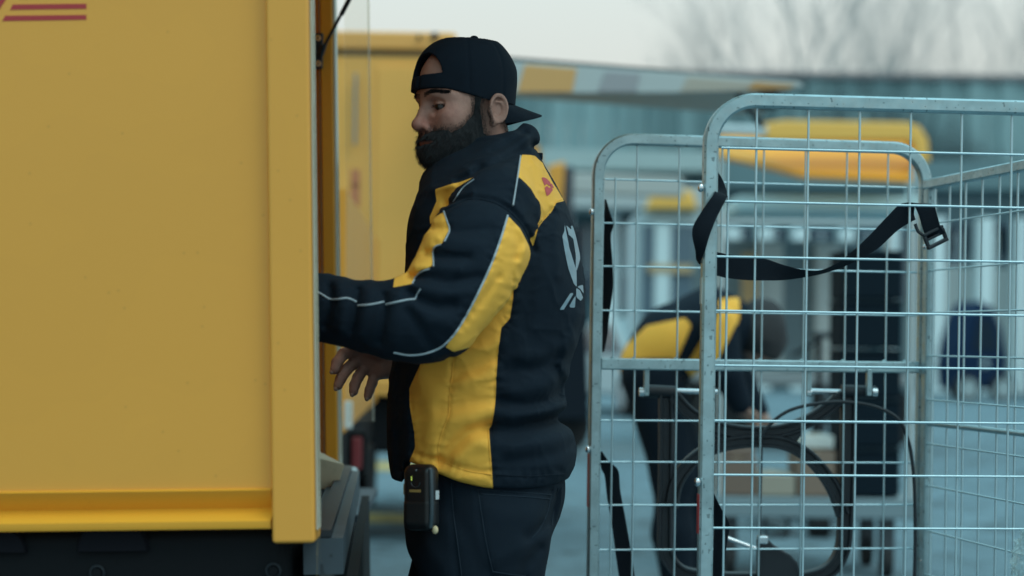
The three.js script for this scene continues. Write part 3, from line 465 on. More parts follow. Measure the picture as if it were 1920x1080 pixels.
{ // low tailboard of the next van in line, its sill running back
  const v = thing('cargo_trailer', 'low yellow cargo trailer side with black sill and red reflector', 'trailer');
  const q = (x, y, d) => at(x, y, d), A = q(644, 812, 6.3), B = q(706, 744, 9.7), h = 0.9;
  const sheet = (y0, y1, mat, nm, t0 = 0, t1 = 1, in0 = 0, in1 = 0.04) => part(nm, sweep([A.clone().lerp(B, t0).setY(0), A.clone().lerp(B, t1).setY(0)], YUP, [[-in0, y0], [-in1, y0], [-in1, y1], [-in0, y1]]), mat, v);
  const y = A.y; sheet(y, y + h, M.vanYellow, 'side_board');
  sheet(y - 0.2, y - 0.004, M.chassis, 'sill', 0, 1, 0.02, 0.1);
  part('end_board', boxAt(A.x - 0.9, A.x - 0.005, y, y + h, A.z - 0.04, A.z, 0.01), M.vanYellow, v);
  const r = part('reflector', box(0.04, 0.13, 0.03, 0.005), std(0.22, 0.035, 0.04, 0.6), v, q(669, 850, 7)); part('reflector_frame', box(0.07, 0.17, 0.02, 0.005), M.chassis, r, [0, 0, -0.03]);
  part('white_marker', box(0.03, 0.1, 0.02, 0.004), M.white, v, q(653, 778, 6.25));
  part('chassis', boxAt(A.x - 0.9, A.x - 0.12, 0.32, y - 0.21, A.z - 3, A.z - 0.1, 0.03), M.chassis, v);
  const step = part('foot_step', sweep([q(632, 965, 4.7), q(668, 915, 5.5)], YUP, [[0.0, -0.02], [0.07, -0.02], [0.07, 0], [0, 0]]), std(0.03, 0.045, 0.06, 0.7), v);
  part('step_bracket', box(0.07, 0.09, 0.03, 0.01), std(0.45, 0.52, 0.54, 0.4, { metalness: 0.5 }), v, q(648, 905, 5.0));
  for (const zz of [-0.6, -2.2]) for (const xx of [-0.75, -0.2]) part('wheel', boxUV(new THREE.CylinderGeometry(0.3, 0.3, 0.16, 24).rotateZ(Math.PI / 2)), M.rubber, v, [A.x + xx, 0.3, A.z + zz]);
}
{ // box van behind his neck
  const v = thing('box_van', 'yellow box van with dark windscreen parked behind the worker, near the depot', 'van');
  const d = 17, p = (x, y) => { const q = at(x, y, d); return [q.x, q.y]; }, ex = (pts, t, mat, nm, z = 0) => part(nm, extrude(pts.map(([x, y]) => p(x, y)).reverse(), t, 0.02).translate(0, 0, -d + z), mat, v);
  ex([[780, 226], [1014, 226], [1026, 300], [1030, 790], [780, 790]], -2.2, M.vanYellow, 'body', -2.2);
  ex([[1034, 300], [1060, 292], [1052, 400], [1034, 420]], 0.3, M.vanYellow, 'door_frame', -1);
  ex([[1034, 425], [1085, 425], [1100, 560], [1108, 790], [1034, 790]], 0.5, std(0.008, 0.013, 0.02, 0.8, { specularIntensity: 0.3 }), 'cab', -1.2);
  ex([[1062, 300], [1078, 300], [1076, 420], [1062, 420]], 0.2, M.darkGlass, 'windscreen', -1);
  ex([[1000, 282], [1320, 296], [1320, 330], [1000, 318]], 0.15, std(0.46, 0.47, 0.45, 0.7), 'roof_rack_cover', -2.4);
  for (const [x, zz] of [[840, -0.3], [1060, -1.2]]) part('wheel', boxUV(new THREE.CylinderGeometry(0.36, 0.36, 0.22, 24).rotateX(Math.PI / 2)), M.rubber, v, [p(x, 0)[0], 0.36, -d + zz]);
}
{ // truck with its yellow lid up, beyond the cage
  const v = thing('delivery_truck', 'delivery truck with raised yellow lid standing beyond the roll cage', 'truck');
  const d = 20, q = (x, y, k = d) => at(x, y, k);
  // lid: inner face tilting down towards the viewer, its shade painted in as orange
  const quad = (a, b, c, e, nm, mat, t = 0.05) => { const n = b.clone().sub(a).cross(e.clone().sub(a)).normalize().multiplyScalar(t), g = new THREE.BufferGeometry(), P = [a, b, c, e], Q = P.map((x) => x.clone().sub(n)), tri = []; const f = (...k) => { for (const x of [k[0], k[1], k[2], k[0], k[2], k[3]]) tri.push(...x.toArray()); }; f(...P); f(Q[3], Q[2], Q[1], Q[0]); for (let i = 0; i < 4; i++) f(P[i], Q[i], Q[(i + 1) % 4], P[(i + 1) % 4]); g.setAttribute('position', new THREE.Float32BufferAttribute(tri, 3)); g.computeVertexNormals(); return part(nm, boxUV(g), mat, v); };
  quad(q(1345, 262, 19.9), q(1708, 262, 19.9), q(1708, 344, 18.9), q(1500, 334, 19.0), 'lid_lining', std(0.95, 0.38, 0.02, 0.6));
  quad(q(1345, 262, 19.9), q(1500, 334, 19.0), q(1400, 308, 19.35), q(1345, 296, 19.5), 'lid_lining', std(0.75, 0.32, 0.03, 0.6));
  part('lid_edge', boxUV(extrude([[1436, 234], [1470, 229], [1700, 233], [1722, 240], [1736, 262], [1740, 300], [1722, 300], [1716, 268], [1704, 260], [1436, 260]].map(([x, y]) => { const p = q(x, y, 18.9); return [p.x, p.y]; }).reverse(), 0.3, 0.02).translate(0, 0, -19.2)), std(0.92, 0.5, 0.1, 0.5), v);
  rod('lid_bar', q(1350, 243, 18.9), q(1436, 247, 18.9), 0.06, std(0.5, 0.58, 0.6, 0.5), v);
  for (const x of [1350, 1712]) rod('corner_post', q(x, 345, 20.8).setY(0.9), q(x, 290, 20.8), 0.07, std(0.33, 0.4, 0.42, 0.5), v);
  part('canopy', boxAt(q(1378, 0).x, q(1742, 0).x, q(1500, 402).y, q(1500, 372).y, -22.3, -19.6, 0.05), std(0.5, 0.7, 0.74, 0.5), v);
  part('load_floor', boxAt(q(1345, 0).x, q(1715, 0).x, 0.75, 0.9, -22.3, -20, 0.03), M.greyMetal, v);
  for (const x of [1380, 1680]) for (const zz of [-20.4, -22]) part('wheel', boxUV(new THREE.CylinderGeometry(0.38, 0.38, 0.24, 24).rotateX(Math.PI / 2)), M.rubber, v, [q(x, 0).x, 0.38, zz]);
  part('partition', boxAt(q(1345, 0).x, q(1715, 0).x, 0.9, 2.6, -22.35, -22.3, 0.01), std(0.2, 0.27, 0.3, 0.6), v);
  for (const [x0, x1] of [[1430, 1478], [1540, 1588]]) part('shelf_post', boxAt(q(x0, 0, 22).x, q(x1, 0, 22).x, 0.9, 2.55, -22.28, -22.1, 0.01), std(0.55, 0.6, 0.6, 0.6), v);
  part('tool_panel', boxAt(q(1398, 0, 22).x, q(1426, 0, 22).x, 1.2, 2.4, -22.05, -21.95, 0.01), std(0.55, 0.36, 0.18, 0.7), v);
}
{ // small van with a yellow lid in front of the depot
  const v = thing('parcel_van', 'small pale van with little yellow lid in front of the depot pillars', 'van'), d = 27, q = (x, y) => at(x, y, d);
  const A = q(1222, 390), B = q(1302, 358), lo = q(1200, 0).x, hi = q(1330, 0).x;
  part('lid', extrude([[1216, 388], [1228, 362], [1262, 356], [1296, 362], [1304, 388]].map(([x, y]) => { const p = q(x, y); return [p.x, p.y]; }).reverse(), 0.5, 0.03).translate(0, 0, -d - 0.5), std(0.9, 0.5, 0.1, 0.5), v);
  part('box', boxAt(lo, hi, 0.7, A.y - 0.06, -d - 2.6, -d - 0.2, 0.05), std(0.4, 0.5, 0.53, 0.5), v);
  part('rear_door', boxAt(lo + 0.1, hi - 0.1, 0.8, A.y - 0.25, -d - 0.2, -d - 0.17, 0.01), std(0.1, 0.15, 0.19, 0.4), v);
  part('door_post', boxAt(lo + 0.3, lo + 0.55, 0.8, A.y - 0.25, -d - 0.165, -d - 0.12, 0.01), std(0.62, 0.74, 0.76, 0.5), v);
  part('load_board', boxAt(lo + 0.2, hi - 0.15, 2.35, 2.48, -d - 0.165, -d - 0.1, 0.01), std(0.5, 0.36, 0.2, 0.6), v);
  for (const x of [lo + 0.15, hi - 0.15]) for (const zz of [-0.6, -2.2]) part('wheel', boxUV(new THREE.CylinderGeometry(0.34, 0.34, 0.2, 24).rotateZ(Math.PI / 2)), M.rubber, v, [x, 0.34, -d + zz]);
}
// ---------- depot ----------
{
  const b = thing('depot_building', 'low pale depot building with bays between white pillars', 'building');
  const z = -46, X = (px) => at(px, 500, 46).x, Y = (py) => at(1400, py, 46).y;
  const teal = std(0.12, 0.21, 0.25, 0.6, { map: rep(T.dirty, 0.2) });
  part('wall', boxAt(X(900), X(2150), 0, Y(300), z - 0.6, z - 0.3, 0), teal, b);
  part('fascia', boxAt(X(900), X(1345), Y(328), Y(292), z - 0.3, z + 0.9, 0.02), std(0.42, 0.52, 0.53, 0.7, { map: rep(T.dirty, 0.3) }), b);
  part('fascia', boxAt(X(1345), X(2150), Y(352), Y(300), z - 0.3, z + 0.4, 0.02), std(0.15, 0.25, 0.28, 0.7, { map: rep(T.dirty, 0.3) }), b);
  part('canopy', boxAt(X(1000), X(1330), Y(402), Y(360), z - 0.3, z + 1.6, 0.02), std(0.44, 0.48, 0.48, 0.7), b);
  const glass = std(0.06, 0.1, 0.14, 0.2), pane = std(0.68, 0.8, 0.82, 0.7);
  let px = 985; while (px < 2000) { const w = rr(16, 30); part('pillar', boxAt(X(px), X(px + w * 1.0), 0, Y(405), z - 0.3, z + 0.5, 0.03), pane, b); px += w + rr(34, 62);
    const o = px - 46; const win = part('window', boxAt(X(o), X(o + 38), Y(rr(520, 600)), Y(rr(412, 430)), z - 0.3, z - 0.2, 0), glass, b); part('mullion', boxAt(X(o + 18), X(o + 21), Y(520), Y(430), z - 0.2, z - 0.15, 0), pane, win); }
  part('wall_base', boxAt(X(1740), X(2150), 0, Y(495), z - 0.3, z - 0.05, 0.02), std(0.42, 0.46, 0.46, 0.8), b);
  for (const [a, c] of [[1755, 1790], [1808, 1850], [1872, 1912]]) part('window', boxAt(X(a), X(c), Y(470), Y(410), z - 0.3, z - 0.2, 0), glass, b);
  const hall = thing('corrugated_hall', 'long grey-green hall with upright ribbed cladding behind the depot', 'building');
  const zh = -66, XH = (p) => at(p, 400, 66).x, top = at(1700, 150, 66).y, clad = [0, 1, 2].map((k) => std(0.16 + k * 0.06, 0.27 + k * 0.08, 0.295 + k * 0.082, 0.75, { map: rep(T.dirty, 0.15) }));
  for (let x = XH(820), k = 0; x < XH(2080); x += 0.62, k++) part('cladding_panel', boxAt(x, x + 0.6, 0, top, zh - 0.2, zh + (k % 2) * 0.12, 0), clad[Math.floor(clamp(1.5 + 2.2 * noise3(k * 0.23, 3.3, 1.7) + rr(-0.5, 0.5), 0, 2.99))], hall);
  part('roof', boxAt(XH(820), XH(2080), top + 0.005, top + 0.22, zh - 14, zh + 0.25, 0.02), std(0.2, 0.19, 0.2, 0.7), hall);
}
// ---------- parked cars ----------
function car(name, label, X, Z, turn, paint, h = 1.45) {
  const c = thing(name, label, 'car', [X, 0, Z]); c.rotation.y = turn;
  const side = [[-2.1, 0.35], [-2.15, 0.75], [-2.0, 0.95], [-1.2, 1.02], [-0.6, h - 0.05], [0.7, h], [1.55, 1.05], [2.1, 0.95], [2.15, 0.4]];
  part('body', extrude(side.slice().reverse(), 1.56, 0.06).translate(0, 0, -0.78), paint, c);
  for (const s of [-1, 1]) part('window', extrude([[-1.0, 1.03], [-0.5, h - 0.1], [0.65, h - 0.06], [1.3, 1.05]].reverse(), 0.02, 0).translate(0, 0, s > 0 ? 0.83 : -0.86), M.darkGlass, c);
  part('windscreen', boxUV(new THREE.BoxGeometry(0.03, 0.6, 1.35)), M.darkGlass, c, [-0.98, 1.24, 0], [0, 0, -0.9]);
  for (const [x, s] of [[-1.35, 1], [-1.35, -1], [1.35, 1], [1.35, -1]]) { const w = part('wheel', boxUV(new THREE.CylinderGeometry(0.32, 0.32, 0.2, 24).rotateX(Math.PI / 2)), M.rubber, c, [x, 0.32, s * 0.76]); part('rim', new THREE.CylinderGeometry(0.21, 0.21, 0.22, 16).rotateX(Math.PI / 2), std(0.45, 0.48, 0.5, 0.35, { metalness: 0.7 }), w); }
  for (const s of [-1, 1]) { part('headlight', box(0.06, 0.14, 0.34, 0.03), std(0.4, 0.45, 0.48, 0.2), c, [-2.16, 0.76, s * 0.55]); part('tail_light', box(0.06, 0.16, 0.3, 0.03), M.red, c, [2.16, 0.8, s * 0.58]); }
  return c;
}
{
  const t = thing('cargo_trike', 'dark blue hooded cargo trike standing before the pale depot wall', 'cargo trike'), a = at(1842, 735, 39); t.position.set(a.x, 0, -39); t.rotation.y = 0.3;
  const blue = std(0.004, 0.02, 0.055, 0.7, { specularIntensity: 0.3 });
  part('cabin', extrude([[-0.52, 0.35], [0.5, 0.35], [0.56, 1.0], [0.4, 1.65], [0.18, 2.1], [-0.08, 2.2], [-0.3, 1.95], [-0.5, 1.3], [-0.58, 0.8]], 0.9, 0.08).translate(0, 0, -0.9), blue, t);
  part('windscreen', extrude([[-0.34, 1.15], [0.34, 1.15], [0.16, 1.9], [-0.18, 1.9]], 0.02, 0).translate(0, 0, 0.085), std(0.008, 0.02, 0.035, 0.6, { specularIntensity: 0.3 }), t);
  for (const [x, z] of [[-0.5, 0.05], [0.42, 0.05], [0, -1.0]]) { const w = part('wheel', boxUV(new THREE.CylinderGeometry(0.3, 0.3, 0.14, 24).rotateX(Math.PI / 2)), M.rubber, t, [x, 0.3, z + 0.1]); part('rim', new THREE.CylinderGeometry(0.22, 0.22, 0.15, 16).rotateX(Math.PI / 2), std(0.3, 0.38, 0.4, 0.5), w); }
  part('headlight', new THREE.SphereGeometry(0.09, 12, 8), std(0.4, 0.5, 0.52, 0.3), t, [0, 0.85, 0.08]);
  const e = at(1935, 730, 42); car('parked_car', 'dark car partly hidden at the end of the depot wall', e.x + 0.9, -42, 1.35, std(0.02, 0.035, 0.05, 0.35, { clearcoat: 0.5 }), 1.5);
  const w = at(1165, 730, 30); const c = car('parked_car', 'white car with red stripe parked behind the bending worker', w.x + 0.4, -30, -Math.PI / 2 + 0.25, std(0.5, 0.55, 0.56, 0.4, { clearcoat: 0.4 }), 1.6);
  part('red_stripe', boxAt(2.12, 2.225, 0.86, 1.0, -0.75, 0.75, 0.01), M.red, c);
}
// ---------- bare trees and scrub ----------
const barkM = std(0.26, 0.32, 0.33, 0.9, { map: T.bark });
const scrubM = std(0.05, 0.075, 0.085, 0.9, { map: T.bark });
function tree(name, label, x, z, h, spread, levels, cat = 'tree', group, lean = 0, mat = barkM, thick = 0.0055) {
  const t = thing(name, label, cat, [x, 0, z], group), G = [[], []];
  const grow = (p, dir, len, r, lv) => {
    const q = p.clone().addScaledVector(dir, len), g = new THREE.CylinderGeometry(r * 0.62, r, len, lv < 2 ? 8 : 4, 1, true).applyQuaternion(new THREE.Quaternion().setFromUnitVectors(YUP, dir)).translate((p.x + q.x) / 2, (p.y + q.y) / 2, (p.z + q.z) / 2);
    G[lv === 0 ? 0 : 1].push(g);
    if (lv >= levels) return;
    const k = lv === 0 ? 5 : 3 + (rnd() < 0.4 ? 1 : 0);
    for (let i = 0; i < k; i++) {
      const a = rr(0, 6.28), bend = rr(0.25, 0.75) * spread, side = V(Math.cos(a), 0, Math.sin(a)), d2 = dir.clone().addScaledVector(side, bend).add(V(0, 0.22, 0)).normalize(), f = i === 0 ? 1 : rr(0.45, 1);
      grow(p.clone().addScaledVector(dir, len * f), i === 0 ? dir.clone().add(V(rr(-0.2, 0.2), 0, rr(-0.2, 0.2))).normalize() : d2, len * rr(0.62, 0.82), r * (i === 0 ? 0.62 : 0.45), lv + 1);
    }
  };
  grow(V(0, 0, 0), V(lean, 1, 0).normalize(), h * 0.28, h * thick, 0);
  part('trunk', mergeGeometries(G[0]), mat, t); if (G[1].length) part('crown', mergeGeometries(G[1]), mat, t); return t;
}
{
  const put = (px, d) => at(px, 640, d).x;
  tree('bare_tree', 'tall bare tree with forked crown rising above the hall roof', put(1490, 76), -76, 27, 1.15, 6);
  tree('bare_tree', 'bare tree with broad twiggy crown behind the hall, beside the forked one', put(1330, 80), -80, 22, 1.3, 6);
  tree('bare_tree', 'bare tree with upright twigs over the end of the hall roof', put(1860, 74), -74, 22, 1.0, 6);
  tree('bare_tree', 'slim bare tree over the hall roof between two wider trees', put(1665, 84), -84, 24, 0.9, 6);
  for (let k = 0; k < 14; k++) tree('bare_shrub', 'bare slanting shrub growing against the ribbed hall', put(1420 + k * 42 + rr(-15, 15), 58), -57 + rr(-2, 2), rr(10, 12.5), 0.55, 5, 'shrub', 'bare shrubs along the hall', -0.35, scrubM, 0.009);
}
// ---------- the bearded worker ----------
const worker = thing('person', 'bearded worker in backwards black cap and black and yellow softshell jacket reaching into the van', 'person');
const MW = {
  skin: std(0.36, 0.19, 0.145, 0.5, { vertexColors: true, bumpMap: rep(T.grain, 9), bumpScale: 0.0014 }),
  black: std(0.0062, 0.0132, 0.0225, 0.85, { bumpMap: rep(T.weave, 16), bumpScale: 0.0007, specularIntensity: 0.35 }),
  yellow: std(0.92, 0.455, 0.055, 0.8, { bumpMap: rep(T.weave, 16), bumpScale: 0.0006 }),
  piping: std(0.34, 0.4, 0.44, 0.5),
  denim: std(0.006, 0.0125, 0.021, 0.9, { bumpMap: rep(T.weave, 11), bumpScale: 0.0012, specularIntensity: 0.35 }),
  cap: std(0.005, 0.0105, 0.0185, 0.88, { bumpMap: rep(T.weave, 18), bumpScale: 0.0008, specularIntensity: 0.35 }),
  hair: std(0.011, 0.0118, 0.0135, 0.6, { specularIntensity: 0.5 }),
  print: std(0.2, 0.29, 0.34, 0.45),
  red: std(0.5, 0.06, 0.06, 0.7),
};
const chart = (dd) => { const v = V(); return (x, y, z) => { v.set(x, y, z).applyMatrix4(camera.matrixWorldInverse); return [960 + v.x / dd * FOCAL, 640 - v.y / dd * FOCAL]; }; }; // side elevation drawn to scale at one plane
const TD = 3.38;
let jacketSDF, armDiff;
{
  const psi = 0.2, Fx = -Math.cos(psi), Fz = -Math.sin(psi), Lx = -Math.sin(psi), Lz = Math.cos(psi);
  const loft = (rows, dd) => { // rows: [py, x front, x back, half width]
    const ys = [], cx = [], aa = [], bb = [];
    for (const [py, xl, xr, b] of rows.slice().reverse()) { const l = at(xl, py, dd), r = at(xr, py, dd), A = (r.x - l.x) / 2; ys.push((l.y + r.y) / 2); cx.push((l.x + r.x) / 2); aa.push(Math.sqrt(Math.max(0.0016, A * A - (b * Math.sin(psi)) ** 2)) / Math.cos(psi)); bb.push(b); }
    const C = cubic(ys, cx), A = cubic(ys, aa), B = cubic(ys, bb), y0 = ys[0], y1 = ys[ys.length - 1];
    return (x, y, z) => { const yy = clamp(y, y0, y1), dx = x - C(yy), dz = z + dd, f = (dx * Fx + dz * Fz) / A(yy), l = (dx * Lx + dz * Lz) / B(yy), q = Math.pow(Math.pow(Math.abs(f), 2.3) + Math.pow(Math.abs(l), 2.3), 1 / 2.3), d = (q - 1) * Math.min(A(yy), B(yy)); const e = y > y1 ? y - y1 : y < y0 ? y0 - y : 0; return e > 0 ? Math.hypot(Math.max(d, 0), e) : d; };
  };
  const torso = loft([[272, 872, 985, 0.07], [290, 842, 1004, 0.095], [312, 815, 1020, 0.13], [340, 797, 1039, 0.165], [370, 786, 1054, 0.19], [400, 775, 1066, 0.2], [430, 768, 1076, 0.205], [500, 766, 1091, 0.205], [560, 764, 1096, 0.2], [600, 760, 1091, 0.195], [640, 750, 1080, 0.195], [690, 738, 1064, 0.195], [730, 733, 1060, 0.195], [762, 731, 1058, 0.195], [785, 731, 1048, 0.195], [806, 731, 1066, 0.197], [838, 732, 1080, 0.2], [870, 735, 1076, 0.2], [893, 738, 1066, 0.197], [935, 742, 1058, 0.193]], TD);
  const P = (x, y, d) => at(x, y, d);
  const arm = chain([[P(925, 398, 3.2), 0.083], [P(893, 470, 3.14), 0.084], [P(864, 526, 3.105), 0.076], [P(822, 586, 3.075), 0.066], [P(790, 602, 3.07), 0.06], [P(735, 602, 3.075), 0.056], [P(655, 588, 3.09), 0.0495], [P(592, 574, 3.11), 0.0475], [P(515, 556, 3.14), 0.043]], 0.05);
  const yoke = chain([[P(940, 318, 3.34), 0.066], [P(925, 385, 3.215), 0.082]], 0.03), yokeFar = chain([[P(950, 318, 3.44), 0.066], [P(945, 390, 3.56), 0.08]], 0.03);
  const armFar = chain([[P(945, 395, 3.57), 0.08], [P(880, 590, 3.62), 0.07], [P(820, 655, 3.6), 0.055], [P(762, 682, 3.55), 0.043]], 0.05);
  const collar = chain([[P(984, 260, 3.375), 0.0265], [P(968, 277, 3.315), 0.028], [P(925, 303, 3.287), 0.033], [P(868, 326, 3.297), 0.035], [P(828, 338, 3.345), 0.03], [P(835, 335, 3.41), 0.03], [P(880, 310, 3.465), 0.03], [P(950, 282, 3.44), 0.028], [P(984, 260, 3.375), 0.0265]], 0.014);
  // folds: [points on the side elevation, plane, height (+ ridge, - valley), width]
  const folds = [
    [[[671, 545], [669, 575], [662, 618]], 3.05, -0.0085, 0.0075], [[[694, 548], [690, 585], [680, 625]], 3.05, 0.005, 0.012], [[[722, 556], [725, 580], [716, 640]], 3.05, -0.0085, 0.0075], [[[748, 556], [750, 590], [742, 640]], 3.05, 0.005, 0.012], [[[616, 538], [622, 566], [610, 610]], 3.05, -0.008, 0.008], [[[636, 532], [645, 570], [640, 620]], 3.05, 0.006, 0.012],
    [[[770, 548], [790, 565], [822, 575], [850, 572]], 3.04, -0.011, 0.010], [[[778, 575], [806, 598], [845, 610]], 3.03, 0.006, 0.014], [[[770, 585], [790, 615], [812, 650]], 3.03, -0.007, 0.010],
    [[[770, 538], [800, 540], [846, 552], [880, 548]], 3.05, 0.006, 0.012],
    [[[772, 520], [800, 522], [840, 530], [900, 520]], 3.06, -0.009, 0.009], [[[782, 500], [815, 500], [860, 505]], 3.06, 0.006, 0.011], [[[800, 475], [830, 482], [880, 485]], 3.07, -0.008, 0.008], [[[812, 450], [845, 455], [905, 462]], 3.08, 0.005, 0.012], [[[815, 428], [850, 436], [920, 430]], 3.1, -0.006, 0.009],
    [[[838, 385], [880, 378], [930, 385], [962, 405], [990, 440], [1000, 468]], 3.2, -0.008, 0.007],
    [[[940, 450], [920, 510], [880, 570]], 3.08, 0.004, 0.012], [[[962, 430], [972, 460], [968, 486]], 3.15, -0.005, 0.008], [[[985, 470], [975, 495]], 3.16, 0.004, 0.008], [[[935, 520], [900, 570], [868, 612]], 3.08, -0.0045, 0.007],
    [[[918, 800], [880, 812], [850, 838], [828, 866]], 3.2, -0.012, 0.013], [[[925, 818], [885, 832], [858, 856]], 3.2, 0.007, 0.016], [[[925, 770], [885, 780], [845, 782]], 3.2, 0.006, 0.02], [[[935, 755], [890, 752], [830, 766]], 3.2, -0.005, 0.014], [[[930, 668], [895, 690], [860, 700]], 3.2, -0.006, 0.014], [[[930, 690], [900, 705], [870, 716]], 3.2, 0.006, 0.014], [[[940, 640], [900, 655], [862, 660]], 3.2, 0.005, 0.014], [[[770, 740], [790, 780], [785, 830]], 3.22, -0.005, 0.016], [[[790, 700], [812, 750], [806, 830]], 3.2, 0.004, 0.02], [[[775, 850], [820, 862], [900, 880], [1050, 884]], 3.22, -0.0035, 0.006],
    [[[1056, 786], [1010, 796], [960, 806], [920, 802]], 3.25, -0.016, 0.016], [[[1060, 768], [1015, 776], [960, 780]], 3.25, 0.008, 0.015], [[[1062, 725], [1030, 752], [985, 758], [940, 748]], 3.25, -0.010, 0.012], [[[1060, 700], [1020, 722], [960, 735]], 3.25, 0.007, 0.016], [[[1045, 670], [1000, 690], [950, 690]], 3.25, -0.007, 0.013], [[[1070, 640], [1030, 670], [980, 668]], 3.25, 0.006, 0.016], [[[1070, 815], [1020, 822], [960, 835]], 3.25, 0.006, 0.018], [[[1078, 840], [1030, 852], [950, 862]], 3.25, -0.005, 0.014], [[[1042, 690], [1052, 715], [1050, 745]], 3.3, -0.008, 0.009], [[[1086, 590], [1072, 640], [1050, 690]], 3.3, 0.005, 0.012], [[[1030, 400], [1010, 450], [990, 540], [985, 620]], 3.25, -0.004, 0.012], [[[1050, 380], [1040, 440], [1045, 520]], 3.3, 0.0035, 0.010],
    [[[968, 300], [976, 350], [968, 400]], 3.25, 0.003, 0.009], [[[990, 300], [1005, 350], [1000, 410]], 3.28, -0.003, 0.010],
    [[[985, 240], [962, 262], [925, 285]], 3.28, -0.006, 0.007], [[[1002, 262], [975, 285], [925, 318], [860, 345]], 3.27, -0.008, 0.008], [[[880, 330], [840, 352], [815, 360]], 3.25, 0.005, 0.010], [[[900, 318], [860, 360], [838, 380]], 3.25, -0.005, 0.010],
    [[[752, 690], [748, 780], [752, 880]], 3.3, -0.006, 0.014],
  ].map(([pts, dd, amp, w]) => { const q = pts.map(([x, y]) => at(x, y, dd)), b = new THREE.Box3().setFromPoints(q).expandByScalar(w * 2.6); return { q, amp, w, b }; });
  const pucker = [ // stitched seams draw the cloth together
    [[[962, 520], [956, 598], [940, 615], [932, 664], [928, 762], [920, 800], [922, 868], [925, 905]], 3.2, 0.02], [[[850, 660], [843, 740], [841, 778], [822, 840], [824, 875]], 3.2, 0.013], [[[952, 404], [920, 498], [868, 602], [827, 651]], 3.05, 0.014], [[[766, 730], [775, 811], [777, 840], [766, 862]], 3.22, 0.012], [[[968, 300], [966, 352], [955, 396]], 3.22, 0.012], [[[1054, 372], [1035, 395], [1008, 425], [1000, 460]], 3.25, 0.012], [[[832, 396], [843, 430], [813, 464], [812, 500], [780, 518]], 3.06, 0.010], [[[930, 890], [990, 893], [1058, 889]], 3.22, 0.012], [[[776, 852], [832, 868], [875, 884], [920, 892]], 3.2, 0.012],
  ].map(([pts, dd, w]) => { const q = pts.map(([x, y]) => at(x, y, dd)); return { q, w, b: new THREE.Box3().setFromPoints(q).expandByScalar(w * 2.2) }; });
  const disp = (x, y, z) => {
    let s = 0;
    for (const { q, amp, w, b } of folds) {
      if (x < b.min.x || x > b.max.x || y < b.min.y || y > b.max.y) continue;
      let d = 1e9; for (let i = 0; i + 1 < q.length; i++) { const ax = q[i].x, ay = q[i].y, ex = q[i + 1].x - ax, ey = q[i + 1].y - ay, h = clamp(((x - ax) * ex + (y - ay) * ey) / (ex * ex + ey * ey), 0, 1); d = Math.min(d, (x - ax - ex * h) ** 2 + (y - ay - ey * h) ** 2); }
      s += amp * Math.exp(-d / (w * w)) * sstep(b.min.z - 0.17, b.min.z - 0.06, z);
    }
    for (const { q, b, w } of pucker) {
      if (x < b.min.x || x > b.max.x || y < b.min.y || y > b.max.y || z < b.min.z - 0.14) continue;
      let d = 1e9, run = 0, sAt = 0; for (let i = 0; i + 1 < q.length; i++) { const ax = q[i].x, ay = q[i].y, ex = q[i + 1].x - ax, ey = q[i + 1].y - ay, L2 = ex * ex + ey * ey, h = clamp(((x - ax) * ex + (y - ay) * ey) / L2, 0, 1), dd = (x - ax - ex * h) ** 2 + (y - ay - ey * h) ** 2, L = Math.sqrt(L2); if (dd < d) { d = dd; sAt = run + h * L; } run += L; }
      const e = Math.sqrt(d); s += (0.0013 * Math.sin(sAt * 370 + 2.4 * noise3(sAt * 40, e * 60, 1)) * (0.6 + 0.6 * noise3(sAt * 25, 7, 2)) * Math.exp(-((e / w) ** 2)) - 0.0022 * Math.exp(-((e / 0.004) ** 2)));
    }
    const wx = x + 0.02 * noise3(x * 12, y * 12, z * 12), r1 = 1 - Math.abs(noise3(wx * 16 + 7, y * 22, z * 16)), r2 = 1 - Math.abs(noise3(wx * 30, y * 44 + 3, z * 30));
    return s + 0.0014 * noise3(x * 14, y * 14, z * 14) + 0.0022 * r1 ** 6 + 0.0012 * r2 ** 6 - 0.0008;
  };
  const hemPts = [[735, 903], [756, 902], [762, 866], [767, 863], [794, 869], [830, 883], [875, 898], [925, 907], [1000, 911], [1062, 906]].map(([x, y]) => at(x, y, 3.3)), hem = cubic(hemPts.map((p) => p.x), hemPts.map((p) => p.y));
  const bodyD = (x, y, z) => smin(smin(smin(torso(x, y, z), yoke(x, y, z), 0.035), yokeFar(x, y, z), 0.035), armFar(x, y, z), 0.03);
  armDiff = (x, y, z) => arm(x, y, z) - bodyD(x, y, z);
  const neckHole = bone(P(922, 262, 3.385), P(905, 200, 3.385), 0.06, 0.075);
  jacketSDF = (x, y, z) => {
    let d = smin(bodyD(x, y, z), arm(x, y, z), 0.022); d = smin(d, collar(x, y, z), 0.02);
    if (d > 0.06) return d;
    d -= disp(x, y, z);
    d = smax(d, -neckHole(x, y, z), 0.008);
    return smax(d, hem(x) - y, 0.012);
  };
  let G = surface(jacketSDF, V(-0.5, hem(0) - 0.08, -3.74), V(0.2, at(980, 225, TD).y, -2.96), 0.0037);
  const isArm = (x, y, z) => arm(x, y, z) - Math.min(torso(x, y, z), yoke(x, y, z), collar(x, y, z));
  const cAT = chart(3.02), cA = chart(3.06), cT = chart(3.2), cY = chart(3.25), cB = chart(3.33);
